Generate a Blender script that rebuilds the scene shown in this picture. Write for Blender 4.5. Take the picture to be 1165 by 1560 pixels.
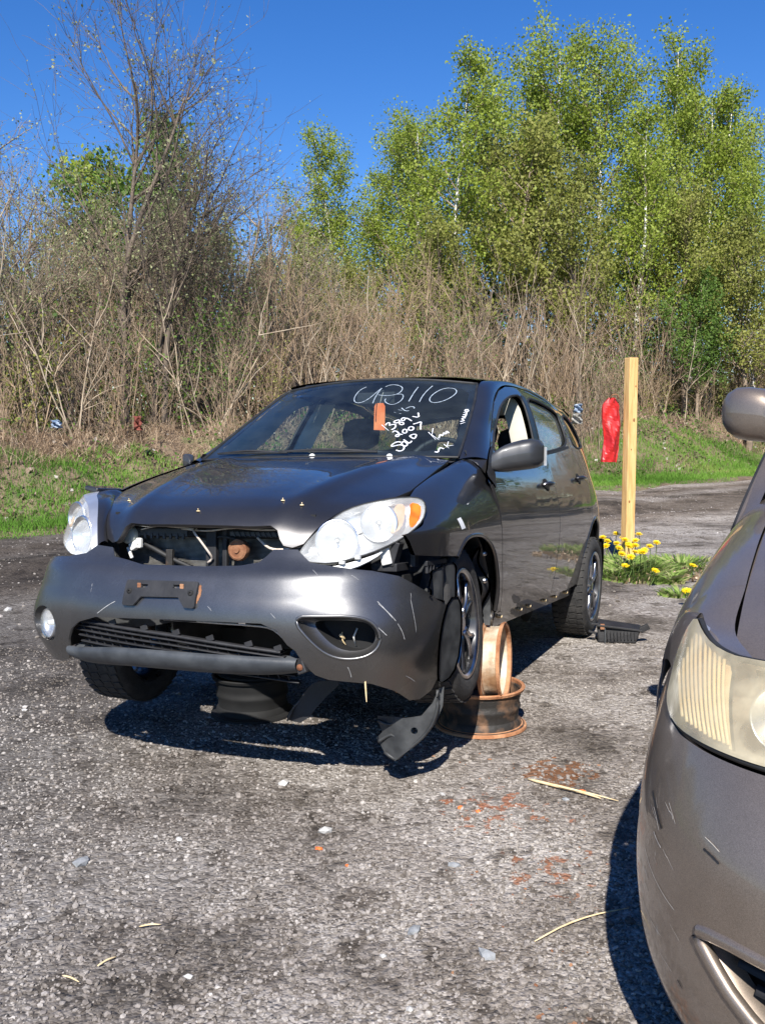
import math
import numpy as np
import bpy, bmesh, math, random

from mathutils import Vector, Matrix
from mathutils.geometry import delaunay_2d_cdt
SC = bpy.context.scene
COL = SC.collection
for o in list(bpy.data.objects): bpy.data.objects.remove(o, do_unlink=True)
# ------------------------------------------------------------------ camera, sky, sun, exposure
cd = bpy.data.cameras.new('camera'); cam = bpy.data.objects.new('camera', cd); COL.objects.link(cam)
cd.sensor_fit = 'HORIZONTAL'; cd.sensor_width = 36.0; cd.lens = 36.0 * 1490.4 / 1165.0
cd.clip_start = 0.05; cd.clip_end = 2000
cam.matrix_world = Matrix.Translation((0, 0, 1.41)) @ Matrix.Rotation(math.radians(90 - 5.31), 4, 'X') @ Matrix.Rotation(math.radians(-0.49), 4, 'Z')
SC.camera = cam
SUN_AZ, SUN_EL = 187.0, 42.0      # azimuth clockwise from +Y: behind the camera
world = bpy.data.worlds.new("World"); SC.world = world; world.use_nodes = True
wn = world.node_tree; bg = wn.nodes['Background']
sky = wn.nodes.new('ShaderNodeTexSky'); sky.sky_type = 'NISHITA'; sky.sun_disc = False
sky.sun_elevation = math.radians(SUN_EL); sky.sun_rotation = math.radians(SUN_AZ)
sky.altitude = 200; sky.air_density = 1.0; sky.dust_density = 0.0; sky.ozone_density = 5.0
hsv = wn.nodes.new('ShaderNodeHueSaturation'); hsv.inputs['Saturation'].default_value = 1.27; hsv.inputs['Hue'].default_value = 0.512
wn.links.new(sky.outputs[0], hsv.inputs['Color']); wn.links.new(hsv.outputs[0], bg.inputs[0]); bg.inputs[1].default_value = 0.09
sd = bpy.data.lights.new('sun', 'SUN'); sun = bpy.data.objects.new('sun', sd); COL.objects.link(sun)
sd.energy = 4.9; sd.angle = math.radians(0.5); sd.color = (1.0, 0.955, 0.89)
_a, _e = math.radians(SUN_AZ), math.radians(SUN_EL)
SUNDIR = Vector((math.sin(_a) * math.cos(_e), math.cos(_a) * math.cos(_e), math.sin(_e)))
sun.rotation_euler = SUNDIR.to_track_quat('Z', 'Y').to_euler(); sun.location = (0, -8, 12)
SC.view_settings.view_transform = 'Standard'; SC.view_settings.look = 'None'
SC.view_settings.exposure = 0.76; SC.view_settings.gamma = 1.0; SC.view_settings.use_curve_mapping = False
SC.cycles.max_bounces = 8; SC.cycles.transparent_max_bounces = 24
SC.cycles.sample_clamp_indirect = 6.0


def crom(xs, ys):
    """smooth interpolation through knots (Catmull-Rom/hermite), vectorised"""
    xs = np.array(xs, float); ys = np.array(ys, float)
    m = np.zeros_like(ys); d = np.diff(ys) / np.diff(xs)
    m[0] = d[0]; m[-1] = d[-1]
    m[1:-1] = (d[:-1] * np.diff(xs)[1:] + d[1:] * np.diff(xs)[:-1]) / (xs[2:] - xs[:-2])
    def f(x):
        x = np.asarray(x, float)
        i = np.clip(np.searchsorted(xs, x) - 1, 0, len(xs) - 2)
        hh = xs[i + 1] - xs[i]; t = (x - xs[i]) / hh
        lo = t < 0; hi = t > 1
        tc = np.clip(t, 0, 1); t2 = tc * tc; t3 = t2 * tc
        r = (2*t3 - 3*t2 + 1) * ys[i] + (t3 - 2*t2 + tc) * hh * m[i] + (-2*t3 + 3*t2) * ys[i+1] + (t3 - t2) * hh * m[i+1]
        r = np.where(lo, ys[0] + (x - xs[0]) * m[0], r)
        r = np.where(hi, ys[-1] + (x - xs[-1]) * m[-1], r)
        return r
    return f
# ---- grey hatchback, car coordinates: x forward from the front axle, y left, z up from its own ground
SIDE_Z = crom([.14,.33,.45,.60,.72,.82,.90,.98,1.05,1.12,1.20,1.30,1.40,1.46,1.50,1.53],
              [.79,.825,.846,.862,.868,.862,.848,.826,.804,.782,.757,.720,.675,.642,.612,.580])
SIDE_X = crom([-3.55,-3.3,-3.05,-2.8,-2.4,-1.3,-.2,.1,.35,.55], [-.22,-.105,-.04,-.012,0,.004,0,-.004,-.02,-.06])
def side(x, z):
    x = np.asarray(x, float); z = np.asarray(z, float)
    g = .066 * np.clip((z - .97) / .22, 0, 1) * np.clip((x + 1.6) / .85, 0, 1)
    return np.stack([x + 0*z, SIDE_Z(z) + SIDE_X(x) - g, z + 0*x], -1)
_px = np.array([.875,.871,.858,.832,.785,.705,.585,.445,.30,.16,.0]); _py = np.array([0,.15,.30,.45,.58,.70,.79,.838,.858,.868,.870])
_ps = np.concatenate([[0], np.cumsum(np.hypot(np.diff(_px), np.diff(_py)))])
PLX = crom(_ps, _px); PLY = crom(_ps, _py)
BACK = crom([.10,.20,.27,.35,.42,.46,.50,.560,.575,.586,.598,.62,.66,.70,.75,.80], [.12,.070,.034,.008,0,.004,.015,.040,.048,.060,.082,.118,.160,.190,.215,.24])
def bump(s, z):
    s = np.asarray(s, float); z = np.asarray(z, float); a = np.abs(s); e = 1e-3
    tx = PLX(a + e) - PLX(np.maximum(a - e, 0)); ty = PLY(a + e) - PLY(np.maximum(a - e, 0)); L = np.hypot(tx, ty)
    nx = ty / L; ny = -tx / L
    fl = .045 * np.exp(-((a - .80) / .20) ** 2) * np.exp(-((z - .34) / .15) ** 2)
    b = BACK(z); w = np.where(z > .5, np.clip(1.18 - a, .25, 1), np.clip(1.3 - .75 * a, .35, 1))
    b = b * w - .045 * np.exp(-((a - .80) / .20) ** 2) * np.exp(-((z - .34) / .15) ** 2)
    x = PLX(a) - nx * b; y = PLY(a) - ny * b
    return np.stack([x, y * np.sign(s + 1e-9), z + 0 * x], -1)
HPX = crom([0,.2,.4,.6,.8,.95,1.06,1.13,1.18,1.23,1.30], [-.52,-.325,-.13,.065,.26,.405,.51,.575,.612,.632,.65])
HPZ = crom([0,.2,.4,.6,.8,.95,1.06,1.13,1.18,1.23,1.30], [1.085,1.055,1.018,.976,.925,.880,.838,.798,.755,.708,.64])
def hood(u, y):
    u = np.asarray(u, float); y = np.asarray(y, float); a = np.abs(y)
    x = HPX(u) + .07 * np.clip(u, 0, 1.3) * (1 - (a / .42) ** 2 * .8)
    z = HPZ(u) - .022 * (a / .7) ** 2 - .05 * np.clip((a - .62) / .2, 0, 2) ** 2
    # two soft creases that run back from the grille corners
    yc = .36 + .22 * np.clip(1 - u / 1.2, 0, 1)
    z = z + .012 * np.clip(u / .6, 0, 1) * np.clip(1.18 - u, 0, .6) / .6 * np.exp(-((a - yc + .02) / .15) ** 2) + .008 * np.exp(-((a - yc + .04) / .06) ** 2) - .010 / (1 + np.exp(-(a - yc) / .018)) * np.clip(u / .5, 0, 1)
    return np.stack([x, y, z], -1)
ZS = crom([-.6,-.34,-.16,.018,.197,.286,.43,.6], [1.055,1.028,.987,.944,.893,.863,.808,.745])
YS = crom([-.6,-.3,0,.2,.43,.6], [.700,.696,.694,.692,.680,.65])
def fend(x, v):
    """v 0 at the bonnet gap, 1 at z=.72, then straight down (v-1 = metres below .72)"""
    x = np.asarray(x, float); v = np.asarray(v, float); t = np.clip(v, 0, 1)
    ys = YS(x); zs = ZS(x); dx = SIDE_X(x)
    p1y = ys + .085; p1z = zs - .006; p2y = .868 + dx; p2z = np.maximum(.72 + (zs - .72) * .5, .76); p3y = .868 + dx; p3z = .72
    b0 = (1-t)**3; b1 = 3*t*(1-t)**2; b2 = 3*t*t*(1-t); b3 = t**3
    y = b0*ys + b1*p1y + b2*p2y + b3*p3y; z = b0*zs + b1*p1z + b2*p2z + b3*p3z
    lo = v > 1; zl = .72 - (v - 1)
    y = np.where(lo, SIDE_Z(zl) + dx, y); z = np.where(lo, zl, z)
    return np.stack([x + 0*y, y, z], -1)
RC = crom([-3.3,-3.0,-2.5,-1.9,-1.4,-1.15,-.95,-.8], [1.49,1.525,1.555,1.565,1.55,1.528,1.492,1.45])
def roof(x, y):
    x = np.asarray(x, float); y = np.asarray(y, float); a = np.abs(y) / .60
    z = RC(x) - .022 * a**2 - .026 * a**6
    return np.stack([x + 0*z, y + 0*z, z], -1)
def wind(y, t):
    """windscreen, t 0 base .. 1 top"""
    y = np.asarray(y, float); t = np.asarray(t, float); a = np.abs(y)
    xb = -.30 - .30 * (a/.68)**2.2 * .32; zb = 1.050 - .004 * (a/.68)**2
    xt = -1.00 - .13 * (a/.54)**2.2 * .6; zt = 1.497 - .028 * (a/.54)**2
    yy = y * (1 + 0 * t)
    x = xb + (xt - xb) * t; z = zb + (zt - zb) * t + .035 * t * (1 - t)
    return np.stack([x + 0*z, yy + 0*z, z], -1)

# ---- grey-brown minivan, own coordinates the same way round
_vx = np.array([.96,.95,.915,.855,.765,.64,.49,.32,.12,-.1]); _vy = np.array([0,.22,.42,.60,.75,.86,.93,.962,.975,.98])
_vs = np.concatenate([[0], np.cumsum(np.hypot(np.diff(_vx), np.diff(_vy)))])
VPX = crom(_vs, _vx); VPY = crom(_vs, _vy)
VBK = crom([.15,.22,.30,.42,.55,.62,.70,.80,.90,1.0,1.06], [.10,.055,.020,.0,.0,.012,.050,.118,.215,.350,.45])
def vbump(s, z):
    s = np.asarray(s, float); z = np.asarray(z, float); a = np.abs(s); e = 1e-3
    tx = VPX(a + e) - VPX(np.maximum(a - e, 0)); ty = VPY(a + e) - VPY(np.maximum(a - e, 0)); L = np.hypot(tx, ty)
    nx = ty / L; ny = -tx / L
    w = np.where(z > .58, np.clip(1.55 - 1.0 * a, .16, 1), 1)
    b = VBK(z) * w
    return np.stack([VPX(a) - nx * b, (VPY(a) - ny * b) * np.sign(s + 1e-9), z + 0*s], -1)
VS_Z = crom([.15,.30,.45,.60,.75,.88,.96,1.04,1.12,1.30,1.50,1.65,1.70], [.93,.955,.97,.978,.976,.962,.945,.925,.905,.855,.780,.715,.66])
VS_X = crom([-4.3,-4.0,-3.6,-2.5,-.2,.15,.38,.5,.7], [-.25,-.10,-.03,0,0,-.010,-.052,-.085,-.16])
def vside(x, z):
    x = np.asarray(x, float); z = np.asarray(z, float)
    return np.stack([x + 0*z, VS_Z(z) + VS_X(x), z + 0*x], -1)
VZS = crom([-.75,-.4,0,.22,.41,.55,.7], [1.185,1.152,1.087,1.028,.966,.907,.85])
VYS = crom([-.75,-.4,0,.3,.55,.7], [.805,.795,.780,.762,.725,.66])
def vfend(x, v):
    x = np.asarray(x, float); v = np.asarray(v, float); t = np.clip(v, 0, 1)
    ys = VYS(x); zs = VZS(x); dx = VS_X(x)
    p1y = ys + .12; p1z = zs - .012; p2y = .978 + dx; p2z = np.maximum(.75 + (zs - .75) * .62, .78); p3y = .976 + dx; p3z = .75
    b0 = (1-t)**3; b1 = 3*t*(1-t)**2; b2 = 3*t*t*(1-t); b3 = t**3
    y = b0*ys + b1*p1y + b2*p2y + b3*p3y; z = b0*zs + b1*p1z + b2*p2z + b3*p3z
    lo = v > 1; zl = .75 - (v - 1)
    y = np.where(lo, VS_Z(zl) + dx, y); z = np.where(lo, zl, z)
    return np.stack([x + 0*y, y, z], -1)
VHX = crom([0,.25,.5,.75,1.0,1.2,1.35], [-.75,-.505,-.26,-.018,.222,.41,.54])
VHZ = crom([0,.25,.5,.75,1.0,1.2,1.35], [1.19,1.165,1.13,1.085,1.025,.962,.90])
def vhood(u, y):
    u = np.asarray(u, float); y = np.asarray(y, float); a = np.abs(y)
    x = VHX(u) + .16 * np.clip(u, 0, 1.4) * (1 - (a / .75) ** 2)
    z = VHZ(u) + .012 - .012 * (a / .75) ** 2
    return np.stack([x + 0*y, y + 0*u, z + 0*u], -1)
_lx = crom([.34,.44,.52,.60,.68,.75,.80,.84,.88], [.742,.712,.685,.65,.60,.54,.485,.43,.34])
def lens(y, z):
    y = np.asarray(y, float); z = np.asarray(z, float)
    return np.stack([_lx(y) - .45*(z-.66) - 3.0*np.clip(z-.76, 0, 1)**2, y + 0*z - .10*np.clip(z-.66, 0, 1), z + 0*y], -1)
# ------------------------------------------------------------------ helpers
RNG = np.random.default_rng(7); random.seed(7)
def tag(o, label=None, cat=None, group=None, kind=None):
    if label: o['label'] = label
    if cat: o['category'] = cat
    if group: o['group'] = group
    if kind: o['kind'] = kind
    return o
def empty(name, loc=(0,0,0), rz=0, mat=None):
    o = bpy.data.objects.new(name, None); COL.objects.link(o); o.empty_display_size = .2
    if mat is not None: o.matrix_world = mat
    else: o.location = loc; o.rotation_euler = (0, 0, rz)
    return o
def mesh_obj(name, V, F, mat, parent=None, smooth=True, normals=None, mats=None, fmat=None):
    me = bpy.data.meshes.new(name)
    V = np.asarray(V, float).reshape(-1, 3)
    me.from_pydata(V.tolist(), [], F if isinstance(F, list) else [tuple(map(int, f)) for f in F])
    for m in ([mat] if mats is None else mats): me.materials.append(m)
    if fmat is not None: me.polygons.foreach_set('material_index', np.asarray(fmat, np.int32))
    me.polygons.foreach_set('use_smooth', np.full(len(me.polygons), smooth))
    me.update()
    if normals is not None: me.normals_split_custom_set_from_vertices([tuple(n) for n in normals])
    o = bpy.data.objects.new(name, me); COL.objects.link(o); o.parent = parent
    return o
def fast_mesh(name, V, F, k, mat, parent=None, smooth=False, attr=None):
    """F flat int array of k-gons; numpy speed"""
    me = bpy.data.meshes.new(name); V = np.asarray(V, np.float32).reshape(-1, 3); F = np.asarray(F, np.int32).reshape(-1, k)
    me.vertices.add(len(V)); me.vertices.foreach_set('co', V.ravel())
    me.loops.add(F.size); me.loops.foreach_set('vertex_index', F.ravel())
    me.polygons.add(len(F)); me.polygons.foreach_set('loop_start', np.arange(0, F.size, k, dtype=np.int32))
    me.polygons.foreach_set('loop_total', np.full(len(F), k, np.int32))
    me.polygons.foreach_set('use_smooth', np.full(len(F), smooth))
    me.materials.append(mat); me.update(calc_edges=True); me.validate()
    if attr is not None:
        a = me.attributes.new('tone', 'FLOAT', 'FACE'); a.data.foreach_set('value', np.asarray(attr, np.float32))
    o = bpy.data.objects.new(name, me); COL.objects.link(o); o.parent = parent
    return o
class MB:
    def __init__(s): s.V = []; s.F = []; s.n = 0
    def add(s, V, F):
        V = np.asarray(V, float).reshape(-1, 3); s.V.append(V); s.F += [tuple(int(i) + s.n for i in f) for f in F]; s.n += len(V); return s
    def box(s, c, d, rot=None, taper=None):
        x, y, z = [q / 2 for q in d]
        P = np.array([[a*x, b*y, cc*z] for a in (-1,1) for b in (-1,1) for cc in (-1,1)], float)
        if taper: P[P[:,2] > 0, :2] *= taper
        if rot is not None: P = P @ np.array(rot).T
        return s.add(P + np.array(c), [(0,1,3,2),(4,6,7,5),(0,4,5,1),(2,3,7,6),(0,2,6,4),(1,5,7,3)])
    def tube(s, P, r, n=6, cap=True):
        P = np.asarray(P, float); m = len(P); r = np.broadcast_to(np.asarray(r, float), (m,))
        T = np.gradient(P, axis=0); T /= np.linalg.norm(T, axis=1)[:, None] + 1e-12
        up = np.array([0,0,1.]) if abs(T[0][2]) < .9 else np.array([1.,0,0])
        A = np.cross(T, up); A /= np.linalg.norm(A, axis=1)[:, None] + 1e-12; B = np.cross(T, A)
        an = np.arange(n) * 2 * math.pi / n
        V = P[:, None] + r[:, None, None] * (A[:, None] * np.cos(an)[None, :, None] + B[:, None] * np.sin(an)[None, :, None])
        F = [(i*n + j, i*n + (j+1) % n, (i+1)*n + (j+1) % n, (i+1)*n + j) for i in range(m-1) for j in range(n)]
        if cap: F += [tuple(range(n))[::-1], tuple((m-1)*n + j for j in range(n))]
        return s.add(V.reshape(-1, 3), F)
    def lathe(s, prof, n=32, axis='y', c=(0,0,0), a0=0, a1=2*math.pi, close=False):
        """prof: (radius, offset along the axis)"""
        prof = np.asarray(prof, float); full = abs(a1 - a0 - 2*math.pi) < 1e-6
        k = n if full else n + 1; an = a0 + (a1 - a0) * np.arange(k) / n
        R, H = prof[:, 0], prof[:, 1]; C_, S_ = np.cos(an), np.sin(an)
        X = R[None] * C_[:, None]; Z = R[None] * S_[:, None]; Y = np.broadcast_to(H, X.shape)
        P = {'y': np.stack([X, Y, Z], -1), 'z': np.stack([X, Z, Y], -1), 'x': np.stack([Y, X, Z], -1)}[axis] + np.array(c)
        m = len(prof); F = []
        for i in range(k if full else k - 1):
            j = (i + 1) % k
            for q in range(m - 1 if not close else m):
                w = (q + 1) % m
                F.append((i*m + q, i*m + w, j*m + w, j*m + q))
        return s.add(P.reshape(-1, 3), F)
    def grid(s, P):
        P = np.asarray(P, float); a, b = P.shape[:2]
        return s.add(P.reshape(-1, 3), [(i*b + j, i*b + j + 1, (i+1)*b + j + 1, (i+1)*b + j) for i in range(a-1) for j in range(b-1)])
    def build(s, name, mat, parent=None, smooth=False, bevel=0, auto=None):
        o = mesh_obj(name, np.concatenate(s.V), s.F, mat, parent, smooth)
        if bevel:
            md = o.modifiers.new('bevel', 'BEVEL'); md.width = bevel; md.segments = 2; md.limit_method = 'ANGLE'; md.angle_limit = math.radians(35)
        if auto is not None and smooth:
            bm = bmesh.new(); bm.from_mesh(o.data); bmesh.ops.recalc_face_normals(bm, faces=bm.faces)
            for e in bm.edges:
                if len(e.link_faces) == 2 and e.calc_face_angle(0) > math.radians(auto): e.smooth = False
            bm.to_mesh(o.data); bm.free()
        return o
def resample(P, step, closed=True):
    P = np.asarray(P, float); out = []; n = len(P)
    for i in range(n if closed else n - 1):
        a, b = P[i], P[(i+1) % n]; k = max(1, int(math.ceil(np.linalg.norm(b - a) / step)))
        for j in range(k): out.append(a + (b - a) * j / k)
    if not closed: out.append(P[-1])
    return np.array(out)
def chaikin(P, it=2, closed=True):
    P = np.asarray(P, float)
    for _ in range(it):
        Q = np.roll(P, -1, 0) if closed else P[1:]; A = P if closed else P[:-1]
        N = np.empty((2*len(A), P.shape[1])); N[0::2] = .75*A + .25*Q; N[1::2] = .25*A + .75*Q
        if not closed: N = np.vstack([P[:1], N, P[-1:]])
        P = N
    return P
def crline(P, n):
    P = np.asarray(P, float); d = np.concatenate([[0], np.cumsum(np.linalg.norm(np.diff(P, axis=0), axis=1))])
    t = np.linspace(0, d[-1], n)
    return np.stack([crom(d, P[:, k])(t) for k in range(P.shape[1])], -1)
def inside(P, Q):
    x, y = Q[:, 0], Q[:, 1]; r = np.zeros(len(Q), bool); n = len(P)
    for i in range(n):
        x0, y0 = P[i]; x1, y1 = P[(i+1) % n]
        if y0 == y1: continue
        c = ((y0 > y) != (y1 > y)) & (x < (x1 - x0) * (y - y0) / (y1 - y0) + x0); r ^= c
    return r
def segdist(P, Q):
    A = P; B = np.roll(P, -1, 0); best = np.full(len(Q), 1e9)
    for a, b in zip(A, B):
        ab = b - a; L = ab @ ab + 1e-12; t = np.clip(((Q - a) @ ab) / L, 0, 1)
        d = np.linalg.norm(Q - a - t[:, None] * ab, axis=1); best = np.minimum(best, d)
    return best
CEN = np.array([-1.2, 0, .65])
def panel(name, surf, outline, mat, parent, holes=(), step=.035, flange=.014, mirror=False, off=0.0, hflange=None, cen=CEN, flip=False):
    outs = [resample(outline, step * .8)] + [resample(h, step * .6) for h in holes]
    allp = np.concatenate(outs); lo, hi = outs[0].min(0), outs[0].max(0)
    gx, gy = np.meshgrid(np.arange(lo[0] + step/2, hi[0], step), np.arange(lo[1] + step/2, hi[1], step)); G = np.stack([gx.ravel(), gy.ravel()], -1)
    keep = inside(outs[0], G) & (segdist(outs[0], G) > step * .45)
    for h in outs[1:]: keep &= ~inside(h, G) & (segdist(h, G) > step * .45)
    G = G[keep]; pts = np.concatenate([allp, G]); edges = []; k = 0
    for h in outs: edges += [(k + i, k + (i+1) % len(h)) for i in range(len(h))]; k += len(h)
    v2, _, f2, _, _, _ = delaunay_2d_cdt([Vector(p) for p in pts], edges, [], 0, 1e-7)
    UV = np.array([tuple(v) for v in v2]); F = np.array([tuple(f) for f in f2 if len(f) == 3]); Cn = UV[F].mean(1)
    ok = inside(outs[0], Cn)
    for h in outs[1:]: ok &= ~inside(h, Cn)
    F = F[ok]
    def ev(U):
        P = surf(U[:, 0], U[:, 1]); e = 2e-3
        a = surf(U[:, 0] + e, U[:, 1]) - surf(U[:, 0] - e, U[:, 1]); b = surf(U[:, 0], U[:, 1] + e) - surf(U[:, 0], U[:, 1] - e)
        N = np.cross(a, b); N /= np.linalg.norm(N, axis=1)[:, None] + 1e-12
        return P, N
    P, N = ev(UV); sg = np.sign(np.sum(N * (P - cen)))
    if flip: sg = -sg
    N = N * sg; P = P + N * off
    T = P[F]; fn = np.cross(T[:, 1] - T[:, 0], T[:, 2] - T[:, 0]); w = np.sum(fn * N[F[:, 0]], 1) < 0; F[w] = F[w][:, ::-1]
    V = [P]; NN = [N]; FF = [tuple(f) for f in F.tolist()]; n0 = len(P)
    for hi_, h in enumerate(outs):
        fl = flange if hi_ == 0 else (flange if hflange is None else hflange)
        if fl <= 0: continue
        Pb, Nb = ev(h); Nb = Nb * sg; Pb = Pb + Nb * off; Tn = np.roll(Pb, -1, 0) - np.roll(Pb, 1, 0); Tn /= np.linalg.norm(Tn, axis=1)[:, None] + 1e-12
        E_ = np.cross(Tn, Nb); m = len(h); ct = Pb.mean(0); s_ = np.sign(np.sum(E_ * (Pb - ct))) * (1 if hi_ == 0 else -1); E_ = E_ * s_
        V += [Pb, Pb - Nb * fl]; NN += [E_ * .8 + Nb * .6, E_]
        for i in range(m):
            j = (i+1) % m; FF.append((n0 + i, n0 + j, n0 + m + j, n0 + m + i))
        n0 += 2 * m
    V = np.concatenate(V); NN = np.concatenate(NN); NN /= np.linalg.norm(NN, axis=1)[:, None] + 1e-12
    if mirror: V = V * [1, -1, 1]; NN = NN * [1, -1, 1]; FF = [f[::-1] for f in FF]
    return mesh_obj(name, V, FF, mat, parent, True, NN)
def coons(c0, c1, d0, d1, n=24, m=16, bulge=0.0, bdir=(0,0,1)):
    a = crline(c0, n); b = crline(c1, n); c = crline(d0, m); d = crline(d1, m)
    u = np.linspace(0, 1, n)[:, None, None]; v = np.linspace(0, 1, m)[None, :, None]
    S = (1-v)*a[:, None] + v*b[:, None] + (1-u)*c[None] + u*d[None] - ((1-u)*(1-v)*a[0] + u*(1-v)*a[-1] + (1-u)*v*b[0] + u*v*b[-1])
    return S + bulge * 16 * (u*(1-u)*v*(1-v)) * np.array(bdir)
def grid_obj(name, P, mat, parent, mirror=False, smooth=True):
    P = np.asarray(P, float)
    if mirror: P = P * [1, -1, 1]
    a, b = P.shape[:2]; F = [(i*b + j, i*b + j + 1, (i+1)*b + j + 1, (i+1)*b + j) for i in range(a-1) for j in range(b-1)]
    return mesh_obj(name, P.reshape(-1, 3), F, mat, parent, smooth)
def ribbons(name, surf, lines, w, mat, parent, off=.0015, mirror=False, smoothit=2):
    """pen strokes or scratches lying on a surface, one object each; lines in (u,v)"""
    for L in lines:
        L = np.array(L, float)
        if len(L) > 2: L = chaikin(L, smoothit, False)
        e = 1e-3; P = surf(L[:, 0], L[:, 1]); a = surf(L[:, 0] + e, L[:, 1]) - surf(L[:, 0] - e, L[:, 1]); b = surf(L[:, 0], L[:, 1] + e) - surf(L[:, 0], L[:, 1] - e)
        N = np.cross(a, b); N /= np.linalg.norm(N, axis=1)[:, None]; N *= np.sign(np.sum(N * (P - CEN)))
        T = np.gradient(P, axis=0); T /= np.linalg.norm(T, axis=1)[:, None] + 1e-12; B = np.cross(N, T)
        ww = w * (.75 + .5 * np.abs(np.sin(np.arange(len(P)) * 1.3 + len(P))))[:, None]; ww[0] *= .5; ww[-1] *= .4
        Q = np.stack([P - B * ww / 2 + N * off, P + B * ww / 2 + N * off], 1)
        if mirror: Q = Q * [1, -1, 1]
        MB().grid(Q).build(name, mat, parent)
# ------------------------------------------------------------------ materials
def newmat(name):
    m = bpy.data.materials.new(name); m.use_nodes = True; return m, m.node_tree, m.node_tree.nodes['Principled BSDF']
def setp(b, **k):
    names = dict(rough='Roughness', metal='Metallic', coat='Coat Weight', coatr='Coat Roughness', spec='Specular IOR Level', trans='Transmission Weight', ior='IOR', sheen='Sheen Weight', alpha='Alpha', sub='Subsurface Weight')
    for q, v in k.items(): b.inputs[names[q]].default_value = v
def nd(nt, t, **k):
    n = nt.nodes.new(t)
    for a, v in k.items(): setattr(n, a, v)
    return n
def ramp(nt, stops, interp='LINEAR'):
    r = nt.nodes.new('ShaderNodeValToRGB'); r.color_ramp.interpolation = interp; e = r.color_ramp.elements
    while len(e) < len(stops): e.new(.5)
    for i, (p, c) in enumerate(stops): e[i].position = p; e[i].color = (c[0], c[1], c[2], 1)
    return r
def coords(nt, scale=1.0, obj=True):
    tc = nt.nodes.new('ShaderNodeTexCoord'); mp = nt.nodes.new('ShaderNodeMapping'); mp.inputs['Scale'].default_value = (scale,)*3
    nt.links.new(tc.outputs['Object'], mp.inputs[0]); return mp
def noisy(name, c0, c1, scale=6, rough=.6, r2=None, bump=0, bscale=60, detail=5, lo=.35, hi=.65, **k):
    """base colour varied between two real colours by noise, with fine relief"""
    m, nt, b = newmat(name); mp = coords(nt); n = nd(nt, 'ShaderNodeTexNoise'); n.inputs['Scale'].default_value = scale; n.inputs['Detail'].default_value = detail
    nt.links.new(mp.outputs[0], n.inputs[0]); r = ramp(nt, [(lo, c0), (hi, c1)]); nt.links.new(n.outputs[0], r.inputs[0]); nt.links.new(r.outputs[0], b.inputs['Base Color'])
    setp(b, rough=rough, **k)
    if r2 is not None:
        q = nd(nt, 'ShaderNodeMapRange'); q.inputs[3].default_value = rough; q.inputs[4].default_value = r2; nt.links.new(n.outputs[0], q.inputs[0]); nt.links.new(q.outputs[0], b.inputs['Roughness'])
    if bump:
        n2 = nd(nt, 'ShaderNodeTexNoise'); n2.inputs['Scale'].default_value = bscale; n2.inputs['Detail'].default_value = 4; nt.links.new(mp.outputs[0], n2.inputs[0])
        bp = nd(nt, 'ShaderNodeBump'); bp.inputs['Strength'].default_value = bump; bp.inputs['Distance'].default_value = .01
        nt.links.new(n2.outputs[0], bp.inputs['Height']); nt.links.new(bp.outputs[0], b.inputs['Normal'])
    return m
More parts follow.
